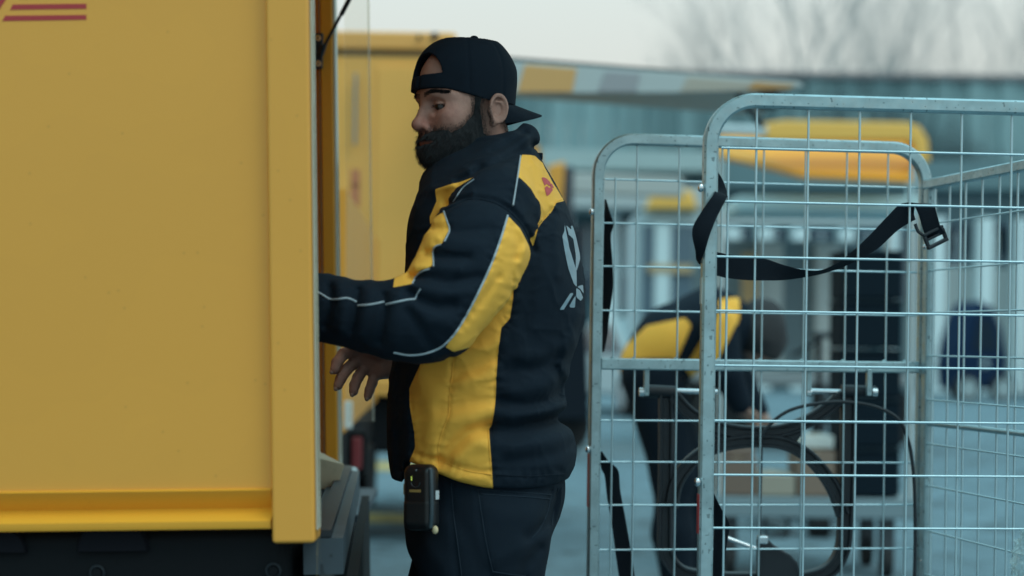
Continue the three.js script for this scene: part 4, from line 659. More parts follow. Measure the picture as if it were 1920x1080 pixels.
  const panels = [
    // [name, polygon on the elevation, plane, 1 sleeve / 0 body]
    ['yoke_panel', [[979, 287], [1004, 286], [1020, 296], [1040, 335], [1062, 366], [1054, 372], [1043, 378], [1035, 395], [1020, 410], [1008, 425], [1004, 445], [999, 466], [990, 446], [977, 418], [957, 396], [966, 352]], cY, 0],
    ['sleeve_stripe', [[953, 400], [975, 422], [992, 452], [1002, 472], [1008, 494], [988, 548], [942, 611], [886, 650], [850, 660], [836, 651], [858, 616], [880, 580], [908, 525], [930, 470]], cAT, 1],
    ['sleeve_stripe', [[830, 394], [836, 412], [842, 430], [832, 452], [830, 458], [813, 462], [812, 500], [806, 503], [790, 508], [782, 516], [774, 534], [740, 540], [740, 420], [800, 405]], cA, 1],
    ['chest_panel', [[815, 354], [890, 337], [868, 352], [850, 378], [836, 393], [806, 420], [805, 406], [818, 376]], cT, 0],
    ['side_panel', [[964, 512], [962, 560], [956, 598], [940, 615], [937, 640], [932, 664], [929, 720], [928, 762], [922, 798], [917, 804], [922, 868], [926, 940], [767, 940], [766, 866], [777, 840], [775, 811], [766, 762], [765, 730], [781, 697], [796, 665], [815, 640], [880, 580]], cT, 0],
  ];
  const jacket = [];
  for (const [name, poly, ch, sleeve] of panels) {
    const f = polySDF(poly);
    const [a, b] = cut(G, (x, y, z) => { const [u, v] = ch(x, y, z), s = isArm(x, y, z) * 900; return Math.max(f(u, v), sleeve ? s - 4 : -s - 2, (-z - (name === 'chest_panel' ? 3.36 : 3.4)) * 900); });
    jacket.push([name, a]); G = b;
  }
  const jm = part('jacket', faceUV(G), MW.black, worker);
  for (const [name, g] of jacket) part(name, faceUV(g), MW.yellow, jm);
  // prints lying on the cloth
  const print = (name, poly, ch, mat) => { const f = polySDF(poly), src = mergeGeometries([G, ...jacket.map((j) => j[1])].map((g) => { const c = g.clone(); c.deleteAttribute('uv'); return c; })); const [a] = cut(src, (x, y, z) => { const [u, v] = ch(x, y, z); return Math.max(f(u, v), (-z - 3.42) * 900, isArm(x, y, z) < 0 ? 5 : -5); }); const p = a.attributes.position, n = a.attributes.normal; if (!p.count) return; for (let i = 0; i < p.count; i++) p.setXYZ(i, p.getX(i) + n.getX(i) * 0.0009, p.getY(i) + n.getY(i) * 0.0009, p.getZ(i) + n.getZ(i) * 0.0009); part(name, boxUV(a), mat, jm); };
  const z7 = (pts) => pts.map(([x, y]) => [990 + x / 3.6, 300 + y / 3.6]), z3 = (pts) => pts.map(([x, y]) => [720 + x / 2.7, 260 + y / 2.7]);
  print('back_print', z7([[240, 430], [250, 490], [270, 600], [300, 690], [322, 750], [322, 860], [300, 840], [262, 740], [240, 640], [222, 530], [238, 490]]), cB, MW.print);
  print('back_print', z7([[252, 448], [292, 470], [288, 440], [306, 440], [330, 520], [352, 620], [355, 660], [324, 750], [316, 740], [318, 640], [302, 532], [270, 512]]), cB, MW.print);
  print('back_print', z7([[322, 858], [372, 840], [376, 900], [350, 872]]), cB, MW.print); print('back_print', z7([[318, 868], [346, 880], [372, 930], [350, 952], [318, 930]]), cB, MW.print);
  print('back_print', z7([[304, 898], [275, 906], [200, 1018], [230, 1015]]), cB, MW.print); print('back_print', z7([[314, 915], [308, 1000], [262, 1000]]), cB, MW.print);
  print('shoulder_print', z3([[797, 190], [822, 186], [842, 202], [850, 222], [834, 230], [826, 220], [812, 234]]), cY, MW.red); print('shoulder_print', z3([[812, 246], [826, 231], [834, 241], [852, 233], [857, 248], [838, 278], [822, 290]]), cY, MW.red);
  print('shoulder_print', z3([[842, 222], [852, 206], [864, 232], [846, 236]]), cY, MW.red);
  for (const [x, y] of [[806, 264], [810, 276], [816, 284]]) print('shoulder_print', z3([[x, y], [x + 10, y + 2], [x + 9, y + 7], [x - 1, y + 5]]), cY, MW.red);
  // piping and seams: follow the cloth
  const onto = (px, py, lift = 0.0006) => { const a = at(px, py, 2.85), b = at(px, py, 3.7), d = b.clone().sub(a).normalize(); let t = 0; for (let i = 0; i < 200; i++) { const q = a.clone().addScaledVector(d, t), s = jacketSDF(q.x, q.y, q.z); if (s < 0.0003) return q.addScaledVector(d, -lift); t += Math.max(0.0003, s * 0.5); if (t > 0.85) return null; } return null; };
  const line = (name, pts, r, mat, lift) => { const c = new THREE.CatmullRomCurve3(pts.map(([x, y]) => V(x, y, 0)), false, 'centripetal'), n = Math.ceil(c.getLength() / 7), P = []; for (let i = 0; i <= n; i++) { const p = c.getPoint(i / n), q = onto(p.x, p.y, lift); if (q && (!P.length || q.distanceTo(P[P.length - 1]) > 0.003)) P.push(q); } if (P.length > 2) part(name, tube(P, r, P.length * 2, 6), mat, jm); };
  line('piping', [[976, 292], [970, 335], [962, 385]], 0.0017, MW.piping); line('piping', [[952, 404], [938, 450], [920, 498], [895, 552], [868, 602], [850, 629], [827, 651], [797, 663], [767, 666], [738, 661]], 0.0021, MW.piping);
  line('piping', [[889, 336], [868, 352], [850, 378]], 0.0013, MW.piping); line('piping', [[832, 396], [838, 414], [843, 430], [833, 453]], 0.0016, MW.piping); line('piping', [[828, 458], [814, 464], [813, 500]], 0.0016, MW.piping); line('piping', [[806, 504], [791, 509], [780, 518], [773, 533]], 0.0017, MW.piping); line('piping', [[789, 541], [782, 552], [778, 562]], 0.0017, MW.piping);
  line('piping', [[588, 543], [605, 553], [619, 561], [634, 561], [649, 559], [660, 562], [668, 566]], 0.0021, MW.piping); line('piping', [[671, 573], [695, 571], [720, 566]], 0.0021, MW.piping); line('piping', [[724, 571], [745, 566], [765, 562], [778, 561]], 0.0021, MW.piping);
  line('seam', [[850, 678], [848, 700], [843, 740], [841, 778], [830, 805], [822, 840], [824, 875]], 0.0014, MW.yellow, 0.0002);
  line('seam', [[934, 648], [930, 700], [927, 760], [921, 797]], 0.0012, MW.yellow, 0.0002); line('seam', [[915, 806], [918, 850], [922, 898]], 0.0012, MW.yellow, 0.0002);
  line('seam', [[836, 392], [880, 374], [925, 380], [955, 398], [980, 425], [997, 462]], 0.0024, MW.black, 0.0); line('seam', [[930, 890], [990, 893], [1058, 889]], 0.0012, MW.black, 0.0003); line('seam', [[832, 866], [875, 882], [920, 890]], 0.001, MW.yellow, 0.0002);
  part('hanger_loop', box(0.012, 0.014, 0.006, 0.002), MW.black, jm, at(1012, 293, 3.36));
  line('seam', [[1062, 366], [1052, 374], [1043, 380], [1034, 396], [1010, 424], [1003, 447]], 0.001, MW.yellow, 0.0);

  // trousers
  const hips = loft([[880, 770, 1058, 0.175], [930, 764, 1057, 0.18], [965, 762, 1050, 0.182], [1000, 766, 1036, 0.182], [1050, 772, 1020, 0.18], [1100, 776, 1008, 0.175]], TD);
  const leg = (x0, dz, sx) => chain([[P(912 + x0, 1020, TD + dz), 0.118], [P(900 + x0 + sx, 1110, TD + dz), 0.108], [P(885 + x0 + sx, 1380, TD + dz), 0.072], [P(905 + x0 + sx, 1560, TD + dz), 0.068], [P(915 + x0 + sx, 1760, TD + dz), 0.056], [P(915 + x0 + sx, 1815, TD + dz), 0.06]], 0.05);
  const legN = leg(0, -0.1, 0), legF = leg(-20, 0.1, -8), crotchY = at(900, 1035, TD).y;
  const tf = [[[895, 918], [960, 922], [1035, 926], -0.003, 0.004], [[895, 918], [905, 990], [922, 1072], -0.003, 0.004], [[1036, 926], [1022, 975], [995, 1010], -0.003, 0.004], [[922, 1072], [960, 1078], [990, 1080], -0.003, 0.004], [[990, 1005], [1030, 985], [1052, 940], -0.01, 0.012], [[1010, 1030], [985, 1060], [975, 1090], -0.008, 0.012], [[900, 940], [940, 960], [1000, 965], 0.004, 0.02], [[850, 960], [880, 1000], [905, 1060], -0.004, 0.016], [[800, 1020], [830, 1050], [840, 1090], 0.005, 0.02], [[1000, 1000], [960, 1030], [930, 1045], 0.005, 0.016], [[845, 910], [850, 980], [862, 1080], -0.0025, 0.005]].map((r) => { const [amp, w] = r.slice(-2), q = r.slice(0, -2).map(([x, y]) => at(x, y, 3.22)); return { q, amp, w }; });
  const tdisp = (x, y, z) => { let s = 0; if (z > -3.34) for (const { q, amp, w } of tf) { let d = 1e9; for (let i = 0; i + 1 < q.length; i++) { const ax = q[i].x, ay = q[i].y, ex = q[i + 1].x - ax, ey = q[i + 1].y - ay, h = clamp(((x - ax) * ex + (y - ay) * ey) / (ex * ex + ey * ey), 0, 1); d = Math.min(d, (x - ax - ex * h) ** 2 + (y - ay - ey * h) ** 2); } s += amp * Math.exp(-d / (w * w)); } return s + 0.002 * noise3(x * 20, y * 14, z * 20); };
  const tro = (x, y, z) => { const legs = Math.min(legN(x, y, z), legF(x, y, z)); let d = smin(smax(hips(x, y, z), crotchY - y, 0.03), legs, 0.05); if (d > 0.05) return d; return Math.max(d - (y > 0.6 ? tdisp(x, y, z) : 0.003 * noise3(x * 12, y * 12, z * 12)), y - at(900, 872, TD).y); };
  const trm = part('trousers', faceUV(surface(tro, V(-0.3, 0.05, -3.68), V(0.2, at(900, 860, TD).y, -3.06), 0.0052)), MW.denim, worker);
  const onTro = (px, py) => { const a = at(px, py, 2.9), b = at(px, py, 3.7), d = b.clone().sub(a).normalize(); let t = 0; for (let i = 0; i < 160; i++) { const q = a.clone().addScaledVector(d, t), v = tro(q.x, q.y, q.z); if (v < 0.0004) return q; t += Math.max(0.0004, v * 0.5); if (t > 0.8) return null; } return null; };
  const seamM = std(0.014, 0.024, 0.036, 0.85, { specularIntensity: 0.4 });
  for (const pts of [[[896, 918], [940, 921], [990, 924], [1034, 928]], [[898, 926], [940, 929], [990, 932], [1032, 936]], [[896, 918], [903, 965], [912, 1020], [924, 1072]], [[924, 1072], [955, 1077], [986, 1080]], [[1034, 928], [1026, 962], [1012, 992], [998, 1008]], [[846, 905], [850, 960], [858, 1020], [866, 1084]], [[1046, 915], [1040, 950], [1034, 985]]]) {
    const c = new THREE.CatmullRomCurve3(pts.map(([x, y]) => V(x, y, 0)), false, 'centripetal'), P2 = []; for (let i = 0; i <= 24; i++) { const p = c.getPoint(i / 24), q = onTro(p.x, p.y); if (q) P2.push(q); }
    if (P2.length > 2) part('seam', tube(P2, 0.0011, 48, 6), seamM, trm);
  }
  for (const dz of [-0.1, 0.1]) { // shoes
    const c = at(915 + (dz > 0 ? -28 : 0), 1815, TD + dz); const s = chain([[V(c.x + 0.02, 0.055, c.z), 0.052], [V(c.x - 0.1, 0.05, c.z), 0.046], [V(c.x - 0.19, 0.042, c.z), 0.04]], 0.04);
    const sm = part('shoe', boxUV(surface((x, y, z) => Math.max(s(x, y, z), 0.02 - y), V(c.x - 0.26, 0.0, c.z - 0.08), V(c.x + 0.1, 0.14, c.z + 0.08), 0.008)), M.rubber, worker); part('sole', boxAt(c.x - 0.225, c.x + 0.07, 0.002, 0.024, c.z - 0.045, c.z + 0.045, 0.01), M.blackPlastic, sm);
  }
}
// head, neck, hands and the body under the clothes
{
  const yaw = 0.57, H = at(889, 209, TD + 0.005), basis = new THREE.Matrix4().makeBasis(V(-Math.cos(yaw), 0, Math.sin(yaw)), V(0, 1, 0), V(-Math.sin(yaw), 0, -Math.cos(yaw))); // columns: forward, up, his right
  basis.premultiply(new THREE.Matrix4().makeRotationZ(0.06)); basis.setPosition(H);
  const inv = basis.clone().invert();
  const cran = ell(0.022, 0.052, 0, 0.091, 0.084, 0.073), face = ell(0.066, -0.018, 0, 0.049, 0.075, 0.058), jawB = ell(0.05, -0.065, 0, 0.055, 0.042, 0.054), chin = ell(0.084, -0.081, 0, 0.021, 0.02, 0.024);
  const brow = bone(V(0.1, 0.026, -0.026), V(0.1, 0.026, 0.026), 0.013, 0.013), browO = [-1, 1].map((s) => bone(V(0.1, 0.026, s * 0.022), V(0.08, 0.022, s * 0.05), 0.0125, 0.011));
  const cheek = [-1, 1].map((s) => ell(0.078, -0.02, s * 0.04, 0.027, 0.026, 0.024));
  const nose = bone(V(0.107, 0.014, 0), V(0.1285, -0.029, 0), 0.0085, 0.011), nose2 = bone(V(0.108, -0.036, -0.009), V(0.108, -0.036, 0.009), 0.0105, 0.0105), tip = ball(0.1305, -0.031, 0, 0.0105), alae = [-1, 1].map((s) => ell(0.113, -0.037, s * 0.0128, 0.011, 0.008, 0.0066)), nost = [-1, 1].map((s) => ell(0.121, -0.044, s * 0.0075, 0.006, 0.004, 0.0035));
  const sock = [-1, 1].map((s) => ell(0.113, 0.004, s * 0.031, 0.019, 0.012, 0.0175));
  const lids = [-1, 1].map((s) => ell(0.0915, 0.004, s * 0.031, 0.0148, 0.0135, 0.0155)), slit = [-1, 1].map((s) => ell(0.1035, 0.0004, s * 0.034, 0.0185, 0.0042, 0.0168));
  const lips = bone(V(0.109, -0.062, -0.017), V(0.109, -0.062, 0.017), 0.0075, 0.0075), lipC = ell(0.1125, -0.0625, 0, 0.0085, 0.009, 0.02), mouth = ell(0.122, -0.0615, 0, 0.012, 0.0012, 0.026), muz = ell(0.09, -0.058, 0, 0.0265, 0.03, 0.034);
  const naso = [-1, 1].map((s) => chain([[V(0.118, -0.03, s * 0.018), 0.0022], [V(0.11, -0.045, s * 0.026), 0.0026], [V(0.104, -0.058, s * 0.03), 0.002]], 0.002)), bag = [-1, 1].map((s) => chain([[V(0.11, -0.004, s * 0.018), 0.0012], [V(0.108, -0.0135, s * 0.03), 0.0016], [V(0.097, -0.0115, s * 0.045), 0.0012]], 0.002)), crease = [-1, 1].map((s) => chain([[V(0.109, 0.01, s * 0.02), 0.001], [V(0.107, 0.0135, s * 0.031), 0.0013], [V(0.096, 0.0095, s * 0.046), 0.001]], 0.002));
  const neck = bone(V(-0.008, -0.03, 0), V(-0.03, -0.17, 0), 0.056, 0.062), temple = [-1, 1].map((s) => ell(0.06, 0.035, s * 0.088, 0.03, 0.03, 0.018));
  // ears
  const ear = (s) => { const q = (f, u, l) => { const a = f + 0.004, b = u + 0.0075, c = s * l - 0.0745; const ca = Math.cos(0.22), sa = Math.sin(0.22), a2 = a * ca + b * sa * 0.6, b2 = b * ca - a * sa * 0.6; return [a2, b2, c - Math.max(0, -a2) * 0.42]; };
    return (f, u, l) => { const [a, b, c] = q(f, u, l); const disc = Math.hypot(a / 0.0162 * 0.022, (b - 0.002) / 0.0258 * 0.022) - 0.022; // outline
      const rimD = Math.hypot(disc * 0.9, c - 0.006) - 0.0036, plate = Math.max(disc, Math.abs(c + 0.0015) - 0.003), lobe = Math.hypot(a - 0.005, (b + 0.0245) * 0.8, (c - 0.002) * 1.6) - 0.0078, trag = Math.hypot(a - 0.0145, b + 0.005, c - 0.003) - 0.0048, anti = Math.max(Math.abs(Math.hypot(a + 0.001, (b - 0.001) * 0.66) - 0.0105) - 0.002, Math.abs(c - 0.0035) - 0.0026, a - 0.005, Math.abs(b) - 0.017);
      let d = smin(smin(plate, rimD, 0.003), smin(lobe, trag, 0.003), 0.004); return smin(d, anti, 0.003); }; };
  const earL = ear(-1), earR = ear(1);
  const headD = (f, u, l) => {
    let d = smin(cran(f, u, l), face(f, u, l), 0.03); d = smin(d, jawB(f, u, l), 0.025); d = smin(d, chin(f, u, l), 0.02); d = smin(d, neck(f, u, l), 0.02);
    d = smin(d, smin(cheek[0](f, u, l), cheek[1](f, u, l), 0.01), 0.02); d = smin(d, muz(f, u, l), 0.018);
    d = smin(d, smin(brow(f, u, l), smin(browO[0](f, u, l), browO[1](f, u, l), 0.01), 0.01), 0.014);
    d = smax(d, -smin(sock[0](f, u, l), sock[1](f, u, l), 0.004), 0.012); d = smax(d, -Math.min(temple[0](f, u, l), temple[1](f, u, l)), 0.02);
    d = smin(d, smin(smin(nose(f, u, l), tip(f, u, l), 0.008), smin(alae[0](f, u, l), alae[1](f, u, l), 0.004), 0.006), 0.009); d = smin(d, nose2(f, u, l), 0.008); d = smax(d, -Math.min(nost[0](f, u, l), nost[1](f, u, l)), 0.003);
    d = smin(d, smin(lids[0](f, u, l), lids[1](f, u, l), 0.004), 0.0035); d = smax(d, -Math.min(slit[0](f, u, l), slit[1](f, u, l)), 0.0015);
    d = smin(d, smin(lips(f, u, l), lipC(f, u, l), 0.005), 0.006); d = smax(d, -mouth(f, u, l), 0.003);
    for (const s of [0, 1]) { d = smax(d, -naso[s](f, u, l), 0.006); d = smax(d, -bag[s](f, u, l), 0.004); d = smax(d, -crease[s](f, u, l), 0.003); }
    return d - 0.0006 * noise3(f * 70, u * 70, l * 70);
  };
  const headAll = (f, u, l, d) => { return Math.abs(l) > 0.055 && d < 0.04 ? smin(d, Math.min(earL(f, u, l), earR(f, u, l)), 0.006) : d; };
  const capRows = [[64.5, 876, 900, 0.008], [67, 858, 912, 0.022], [74, 834, 929, 0.042], [86, 811, 945, 0.058], [104, 793, 958, 0.071], [130, 780, 968, 0.08], [150, 776, 969, 0.0825], [170, 773, 967, 0.083], [200, 772, 964, 0.083]];
  const ys = [], cx = [], aa = [], bb = []; for (const [py, xl, xr, b] of capRows.slice().reverse()) { const l = at(xl, py, TD), r = at(xr, py, TD), A = (r.x - l.x) / 2; ys.push((l.y + r.y) / 2); cx.push((l.x + r.x) / 2); aa.push(Math.sqrt(Math.max(0.0001, A * A - (b * Math.sin(yaw)) ** 2)) / Math.cos(yaw)); bb.push(b); }
  const C = cubic(ys, cx), A = cubic(ys, aa), B = cubic(ys, bb), yTop = ys[ys.length - 1], cz = H.z;
  const capOuter = (x, y, z) => { const yy = clamp(y, ys[0], yTop), dx = x - C(yy), dz = z - cz, f = (-dx * Math.cos(yaw) + dz * Math.sin(yaw)) / A(yy), l = (dx * Math.sin(yaw) + dz * Math.cos(yaw)) / B(yy), q = Math.hypot(f, l), d = (q - 1) * Math.min(A(yy), B(yy)); return y > yTop ? Math.hypot(Math.max(d, 0), y - yTop) : d; };
  const edge = [[765, 166], [774, 164], [800, 165], [830, 166], [870, 174], [915, 185], [945, 192], [968, 196], [980, 198]].map(([x, y]) => at(x, y, 3.3)), edgeY = cubic(edge.map((p) => p.x), edge.map((p) => p.y));
  const pw = V(), headFit = (f, u, l) => { let d = headD(f, u, l); if (u > 0.005 && d < 0.03) { pw.set(f, u, l).applyMatrix4(basis); d = smax(d, capOuter(pw.x, pw.y, pw.z) + 0.006 - 0.05 * sstep(0.004, -0.022, pw.y - edgeY(pw.x)), 0.003); } return headAll(f, u, l, d); };
  let hg = surface(headFit, V(-0.1, -0.2, -0.1), V(0.16, 0.145, 0.1), 0.0024);
  const paint = (g, fn) => { const p = g.attributes.position, c = new Float32Array(p.count * 3); for (let i = 0; i < p.count; i++) c.set(fn(p.getX(i), p.getY(i), p.getZ(i)), i * 3); g.setAttribute('color', new THREE.BufferAttribute(c, 3)); return g; };
  paint(hg, (f, u, l) => { const lip = f > 0.1 && Math.abs(u + 0.0635) < 0.0095 && Math.abs(l) < 0.026 ? 1 : 0, n = 0.06 * noise3(f * 90, u * 90, l * 90) + 0.05 * noise3(f * 220, u * 220, l * 220), red = Math.exp(-(((f - 0.128) / 0.02) ** 2 + ((u + 0.033) / 0.02) ** 2)) * 0.12 + Math.exp(-(((u + 0.015) / 0.022) ** 2 + ((f - 0.09) / 0.02) ** 2)) * 0.06; const m = 0.07 * noise3(f * 45 + 3, u * 45, l * 45) + 0.05 * noise3(f * 420, u * 420, l * 420); return lip ? [0.66, 0.5, 0.52] : [1 + n + m + red * 0.5, 0.98 + n + m * 1.3 - red * 1.3, 0.97 + n + m * 1.3 - red * 1.3]; });
  hg.applyMatrix4(basis);
  // hands
  const hand = (J) => { const fs = J.fingers.map((c) => chain(c.map(([p, r]) => [p, r]), 0.003)), pl = J.palm.map(([a, b, ra, rb]) => bone(a, b, ra, rb)); return (x, y, z) => { let d = pl[0](x, y, z); for (const p of pl.slice(1)) d = smin(d, p(x, y, z), 0.012); let e = 1e9; for (const f of fs) e = Math.min(e, f(x, y, z)); return smin(d, e, 0.005); }; };
  const Q = (x, y, d) => at(x, y, d), W = Q(752, 684, 3.545);
  const rK = [Q(669, 655, 3.515), Q(671, 673, 3.522), Q(684, 688, 3.53), Q(703, 699, 3.538)];
  const right = hand({
    palm: [[Q(790, 672, 3.56), W, 0.028, 0.025], [W, Q(700, 675, 3.535), 0.024, 0.02], [W, rK[0], 0.021, 0.0125], [W, rK[1], 0.021, 0.0125], [W, rK[2], 0.021, 0.0125], [W, rK[3], 0.02, 0.012], [rK[0], rK[3], 0.0115, 0.011], [W, Q(702, 656, 3.51), 0.018, 0.015], [Q(715, 694, 3.53), Q(740, 690, 3.545), 0.017, 0.017]],
    fingers: [[[rK[0], 0.0138], [Q(644, 664, 3.495), 0.0121], [Q(632, 680, 3.478), 0.0116], [Q(628, 693, 3.47), 0.0101]], [[rK[1], 0.0132], [Q(650, 693, 3.5), 0.0119], [Q(639, 710, 3.482), 0.0112], [Q(634, 723, 3.476), 0.0097]], [[rK[2], 0.0127], [Q(671, 708, 3.507), 0.0114], [Q(665, 722, 3.49), 0.0108], [Q(663, 734, 3.484), 0.0095]], [[rK[3], 0.0116], [Q(698, 718, 3.515), 0.0106], [Q(693, 731, 3.5), 0.0099], [Q(690, 742, 3.495), 0.0088]], [[Q(708, 658, 3.505), 0.0165], [Q(686, 646, 3.485), 0.0138], [Q(668, 640, 3.475), 0.0127], [Q(655, 637, 3.47), 0.0099]]],
  });
  const rg = surface(right, Q(610, 765, 3.65).setZ(-3.63), Q(800, 620, 3.4).setZ(-3.42), 0.0022);
  const lw = Q(520, 556, 3.14), lp = (x, y, d) => Q(x, y, d), lK = [0, 1, 2, 3].map((k) => lp(440 + k * 2, 552 + k * 12, 3.1 + k * 0.006));
  const left = hand({ palm: [[Q(560, 566, 3.12), lw, 0.03, 0.026], ...lK.map((k) => [lw, k, 0.02, 0.0125])], fingers: [...lK.map((k, i) => [[k, 0.012], [lp(405, 556 + i * 14, 3.1 + i * 0.006), 0.0108], [lp(382, 572 + i * 13, 3.11 + i * 0.006), 0.0102], [lp(372, 592 + i * 10, 3.12 + i * 0.006), 0.0088]]), [[lp(500, 540, 3.12), 0.015], [lp(465, 524, 3.11), 0.012], [lp(440, 522, 3.11), 0.0095]]] });
  const lg = surface(left, Q(350, 680, 3.2).setZ(-3.24), Q(580, 490, 3.0).setZ(-3.0), 0.0035);
  const under = chain([[Q(912, 330, TD), 0.09], [Q(920, 450, TD), 0.11], [Q(910, 700, TD), 0.115], [Q(905, 930, TD), 0.12]], 0.06), legs = [-0.1, 0.1].map((dz) => chain([[Q(905, 960, TD + dz), 0.08], [Q(880, 1380, TD + dz), 0.05], [Q(905, 1790, TD + dz), 0.04]], 0.04)), arms = [chain([[Q(925, 400, 3.22), 0.06], [Q(822, 592, 3.085), 0.045], [Q(600, 576, 3.11), 0.033], [Q(525, 557, 3.14), 0.028]], 0.03), chain([[Q(945, 395, 3.56), 0.055], [Q(880, 590, 3.61), 0.045], [Q(780, 675, 3.56), 0.03]], 0.03)];
  const bg = surface((x, y, z) => Math.min(smin(under(x, y, z), Math.min(...legs.map((f) => f(x, y, z))), 0.03), smin(arms[0](x, y, z), arms[1](x, y, z), 0.01)), V(-0.5, 0.02, -3.72), V(0.25, 1.6, -3.0), 0.012);
  for (const g of [rg, lg, bg]) paint(g, (x, y, z) => { const n = 0.07 * noise3(x * 80, y * 80, z * 80) + 0.05 * noise3(x * 210, y * 210, z * 210); return [1.12 + n, 1.06 + n, 1.05 + n]; });
  const body = part('body', faceUV(mergeGeometries([hg, rg, lg, bg])), MW.skin, worker);
  const nail = (p, q, side) => { const d = q.clone().sub(p).normalize(), m = part('nail', new THREE.SphereGeometry(1, 12, 8), std(0.42, 0.27, 0.22, 0.3), body, q.clone().addScaledVector(d, 0.003).add(side)); m.quaternion.setFromUnitVectors(V(0, 1, 0), d); m.scale.set(0.0052, 0.0058, 0.0052); };
  nail(Q(632, 680, 3.478), Q(628, 693, 3.47), V(-0.005, -0.002, 0.002)); nail(Q(639, 710, 3.482), Q(634, 723, 3.476), V(-0.003, -0.003, 0.003)); nail(Q(665, 722, 3.49), Q(663, 734, 3.484), V(-0.002, -0.003, 0.003)); nail(Q(693, 731, 3.5), Q(690, 742, 3.495), V(-0.001, -0.003, 0.003));
  const head = new THREE.Group(); // frame used for placing only
  const toW = (f, u, l) => V(f, u, l).applyMatrix4(basis);
  for (const s of [-1, 1]) { const e = part('eye', new THREE.SphereGeometry(0.0128, 24, 16), std(0.09, 0.08, 0.078, 0.2), worker, toW(0.0918, 0.003, s * 0.031)); part('iris', new THREE.SphereGeometry(0.0078, 16, 10), std(0.012, 0.008, 0.006, 0.15), e, V(0.0068, -0.0012, 0).applyMatrix4(new THREE.Matrix4().extractRotation(basis))); }
  // hair: strands grown from a surface
  const strands = (g, n, len, r, dir, jitter, keep = () => true) => {
    const p = g.attributes.position, nn = g.attributes.normal, I = g.index.array, area = [], P = []; let tot = 0; const a = V(), b = V(), c = V();
    const use = []; for (let t = 0; t < I.length; t += 3) { a.fromBufferAttribute(p, I[t]); b.fromBufferAttribute(p, I[t + 1]); c.fromBufferAttribute(p, I[t + 2]); if (!keep(a.clone().add(b).add(c).multiplyScalar(1 / 3))) continue; use.push(t); tot += b.clone().sub(a).cross(c.clone().sub(a)).length(); area.push(tot); }
    if (!use.length) return new THREE.BufferGeometry();
    for (let k = 0; k < n; k++) {
      const x = rnd() * tot; let lo = 0, hi = area.length - 1; while (lo < hi) { const m = (lo + hi) >> 1; if (area[m] < x) lo = m + 1; else hi = m; }
      const t = use[lo]; let u = rnd(), v = rnd(); if (u + v > 1) { u = 1 - u; v = 1 - v; }
      const q = V(), nr = V(); for (const [i, w] of [[0, 1 - u - v], [1, u], [2, v]]) { q.addScaledVector(a.fromBufferAttribute(p, I[t + i]), w); nr.addScaledVector(b.fromBufferAttribute(nn, I[t + i]), w); } nr.normalize();
      
      const L = len * rr(0.5, 1.25), d = dir(q, nr).add(V(rr(-1, 1), rr(-1, 1), rr(-1, 1)).multiplyScalar(jitter)).normalize(), bend = V(rr(-1, 1), rr(-1, 1), rr(-1, 1)).multiplyScalar(0.3 * L), side = d.clone().cross(nr).normalize().multiplyScalar(r), up = nr.clone().multiplyScalar(r), m = q.clone().addScaledVector(d, L * 0.55).addScaledVector(bend, 0.4), e = q.clone().addScaledVector(d, L).add(bend);
      const A = [q.clone().add(side), q.clone().sub(side), q.clone().add(up)], Bm = [m.clone().addScaledVector(side, 0.8), m.clone().addScaledVector(side, -0.8), m.clone().addScaledVector(up, 0.8)];
      for (let i = 0; i < 3; i++) { const j = (i + 1) % 3; for (const w of [A[i], A[j], Bm[i], A[j], Bm[j], Bm[i], Bm[i], Bm[j], e]) P.push(w.x, w.y, w.z); }
    }
    const o = new THREE.BufferGeometry(); o.setAttribute('position', new THREE.Float32BufferAttribute(P, 3)); o.computeVertexNormals(); return boxUV(o);
  };
  // beard: skin surface grown outwards inside its outline
  const bo = polySDF([[0.019, 0.036], [0.042, 0.036], [0.041, 0.0], [0.04, -0.012], [0.056, -0.025], [0.074, -0.041], [0.09, -0.043], [0.1, -0.041], [0.112, -0.0405], [0.12, -0.045], [0.15, -0.044], [0.15, -0.16], [0.03, -0.135], [0.0, -0.09], [-0.001, -0.06], [0.01, -0.038], [0.017, 0.0]]);
  const lipGap = ell(0.115, -0.0655, 0, 0.03, 0.0052, 0.027);
  const beardD = (f, u, l) => { const o = bo(f, u), th = 0.0062 * sstep(0.0, -0.03, o) + 0.0065 * sstep(-0.065, -0.1, u) * sstep(0.03, 0.09, f); const w = 0.0018 * noise3(f * 150, u * 60, l * 150) + 0.0014 * noise3(f * 300, u * 120, l * 300); return smax(smax(headD(f, u, l) - 0.0006 - th - w, o + 0.003 + 0.0016 * noise3(f * 300, u * 300, l * 300) + 0.0016 * noise3(f * 620, u * 620, l * 620), 0.004), -lipGap(f, u, l), 0.004); };
  let bgm = surface(beardD, V(-0.02, -0.15, -0.085), V(0.16, 0.04, 0.085), 0.0025);
  const beardLocal = bgm.clone(); bgm.applyMatrix4(basis);
  const beard = part('beard', faceUV(bgm), MW.hair, worker);
  const hd = (q, n) => { const chinW = sstep(0.04, 0.1, q.x); return V(0.25 + 0.25 * chinW, -1, 0).addScaledVector(n, 0.55); };
  const st = strands(beardLocal, 11000, 0.0085, 0.0002, hd, 0.42, (q, n) => headD(q.x, q.y, q.z) > 0.001); st.applyMatrix4(basis); part('beard_strands', st, std(0.026, 0.029, 0.033, 0.55, { specularIntensity: 0.6 }), beard).userData.kind = 'stuff';
  // thin cheek stubble and sideburn edge, eyebrows, nape hair
  const loc = hg.clone().applyMatrix4(inv);
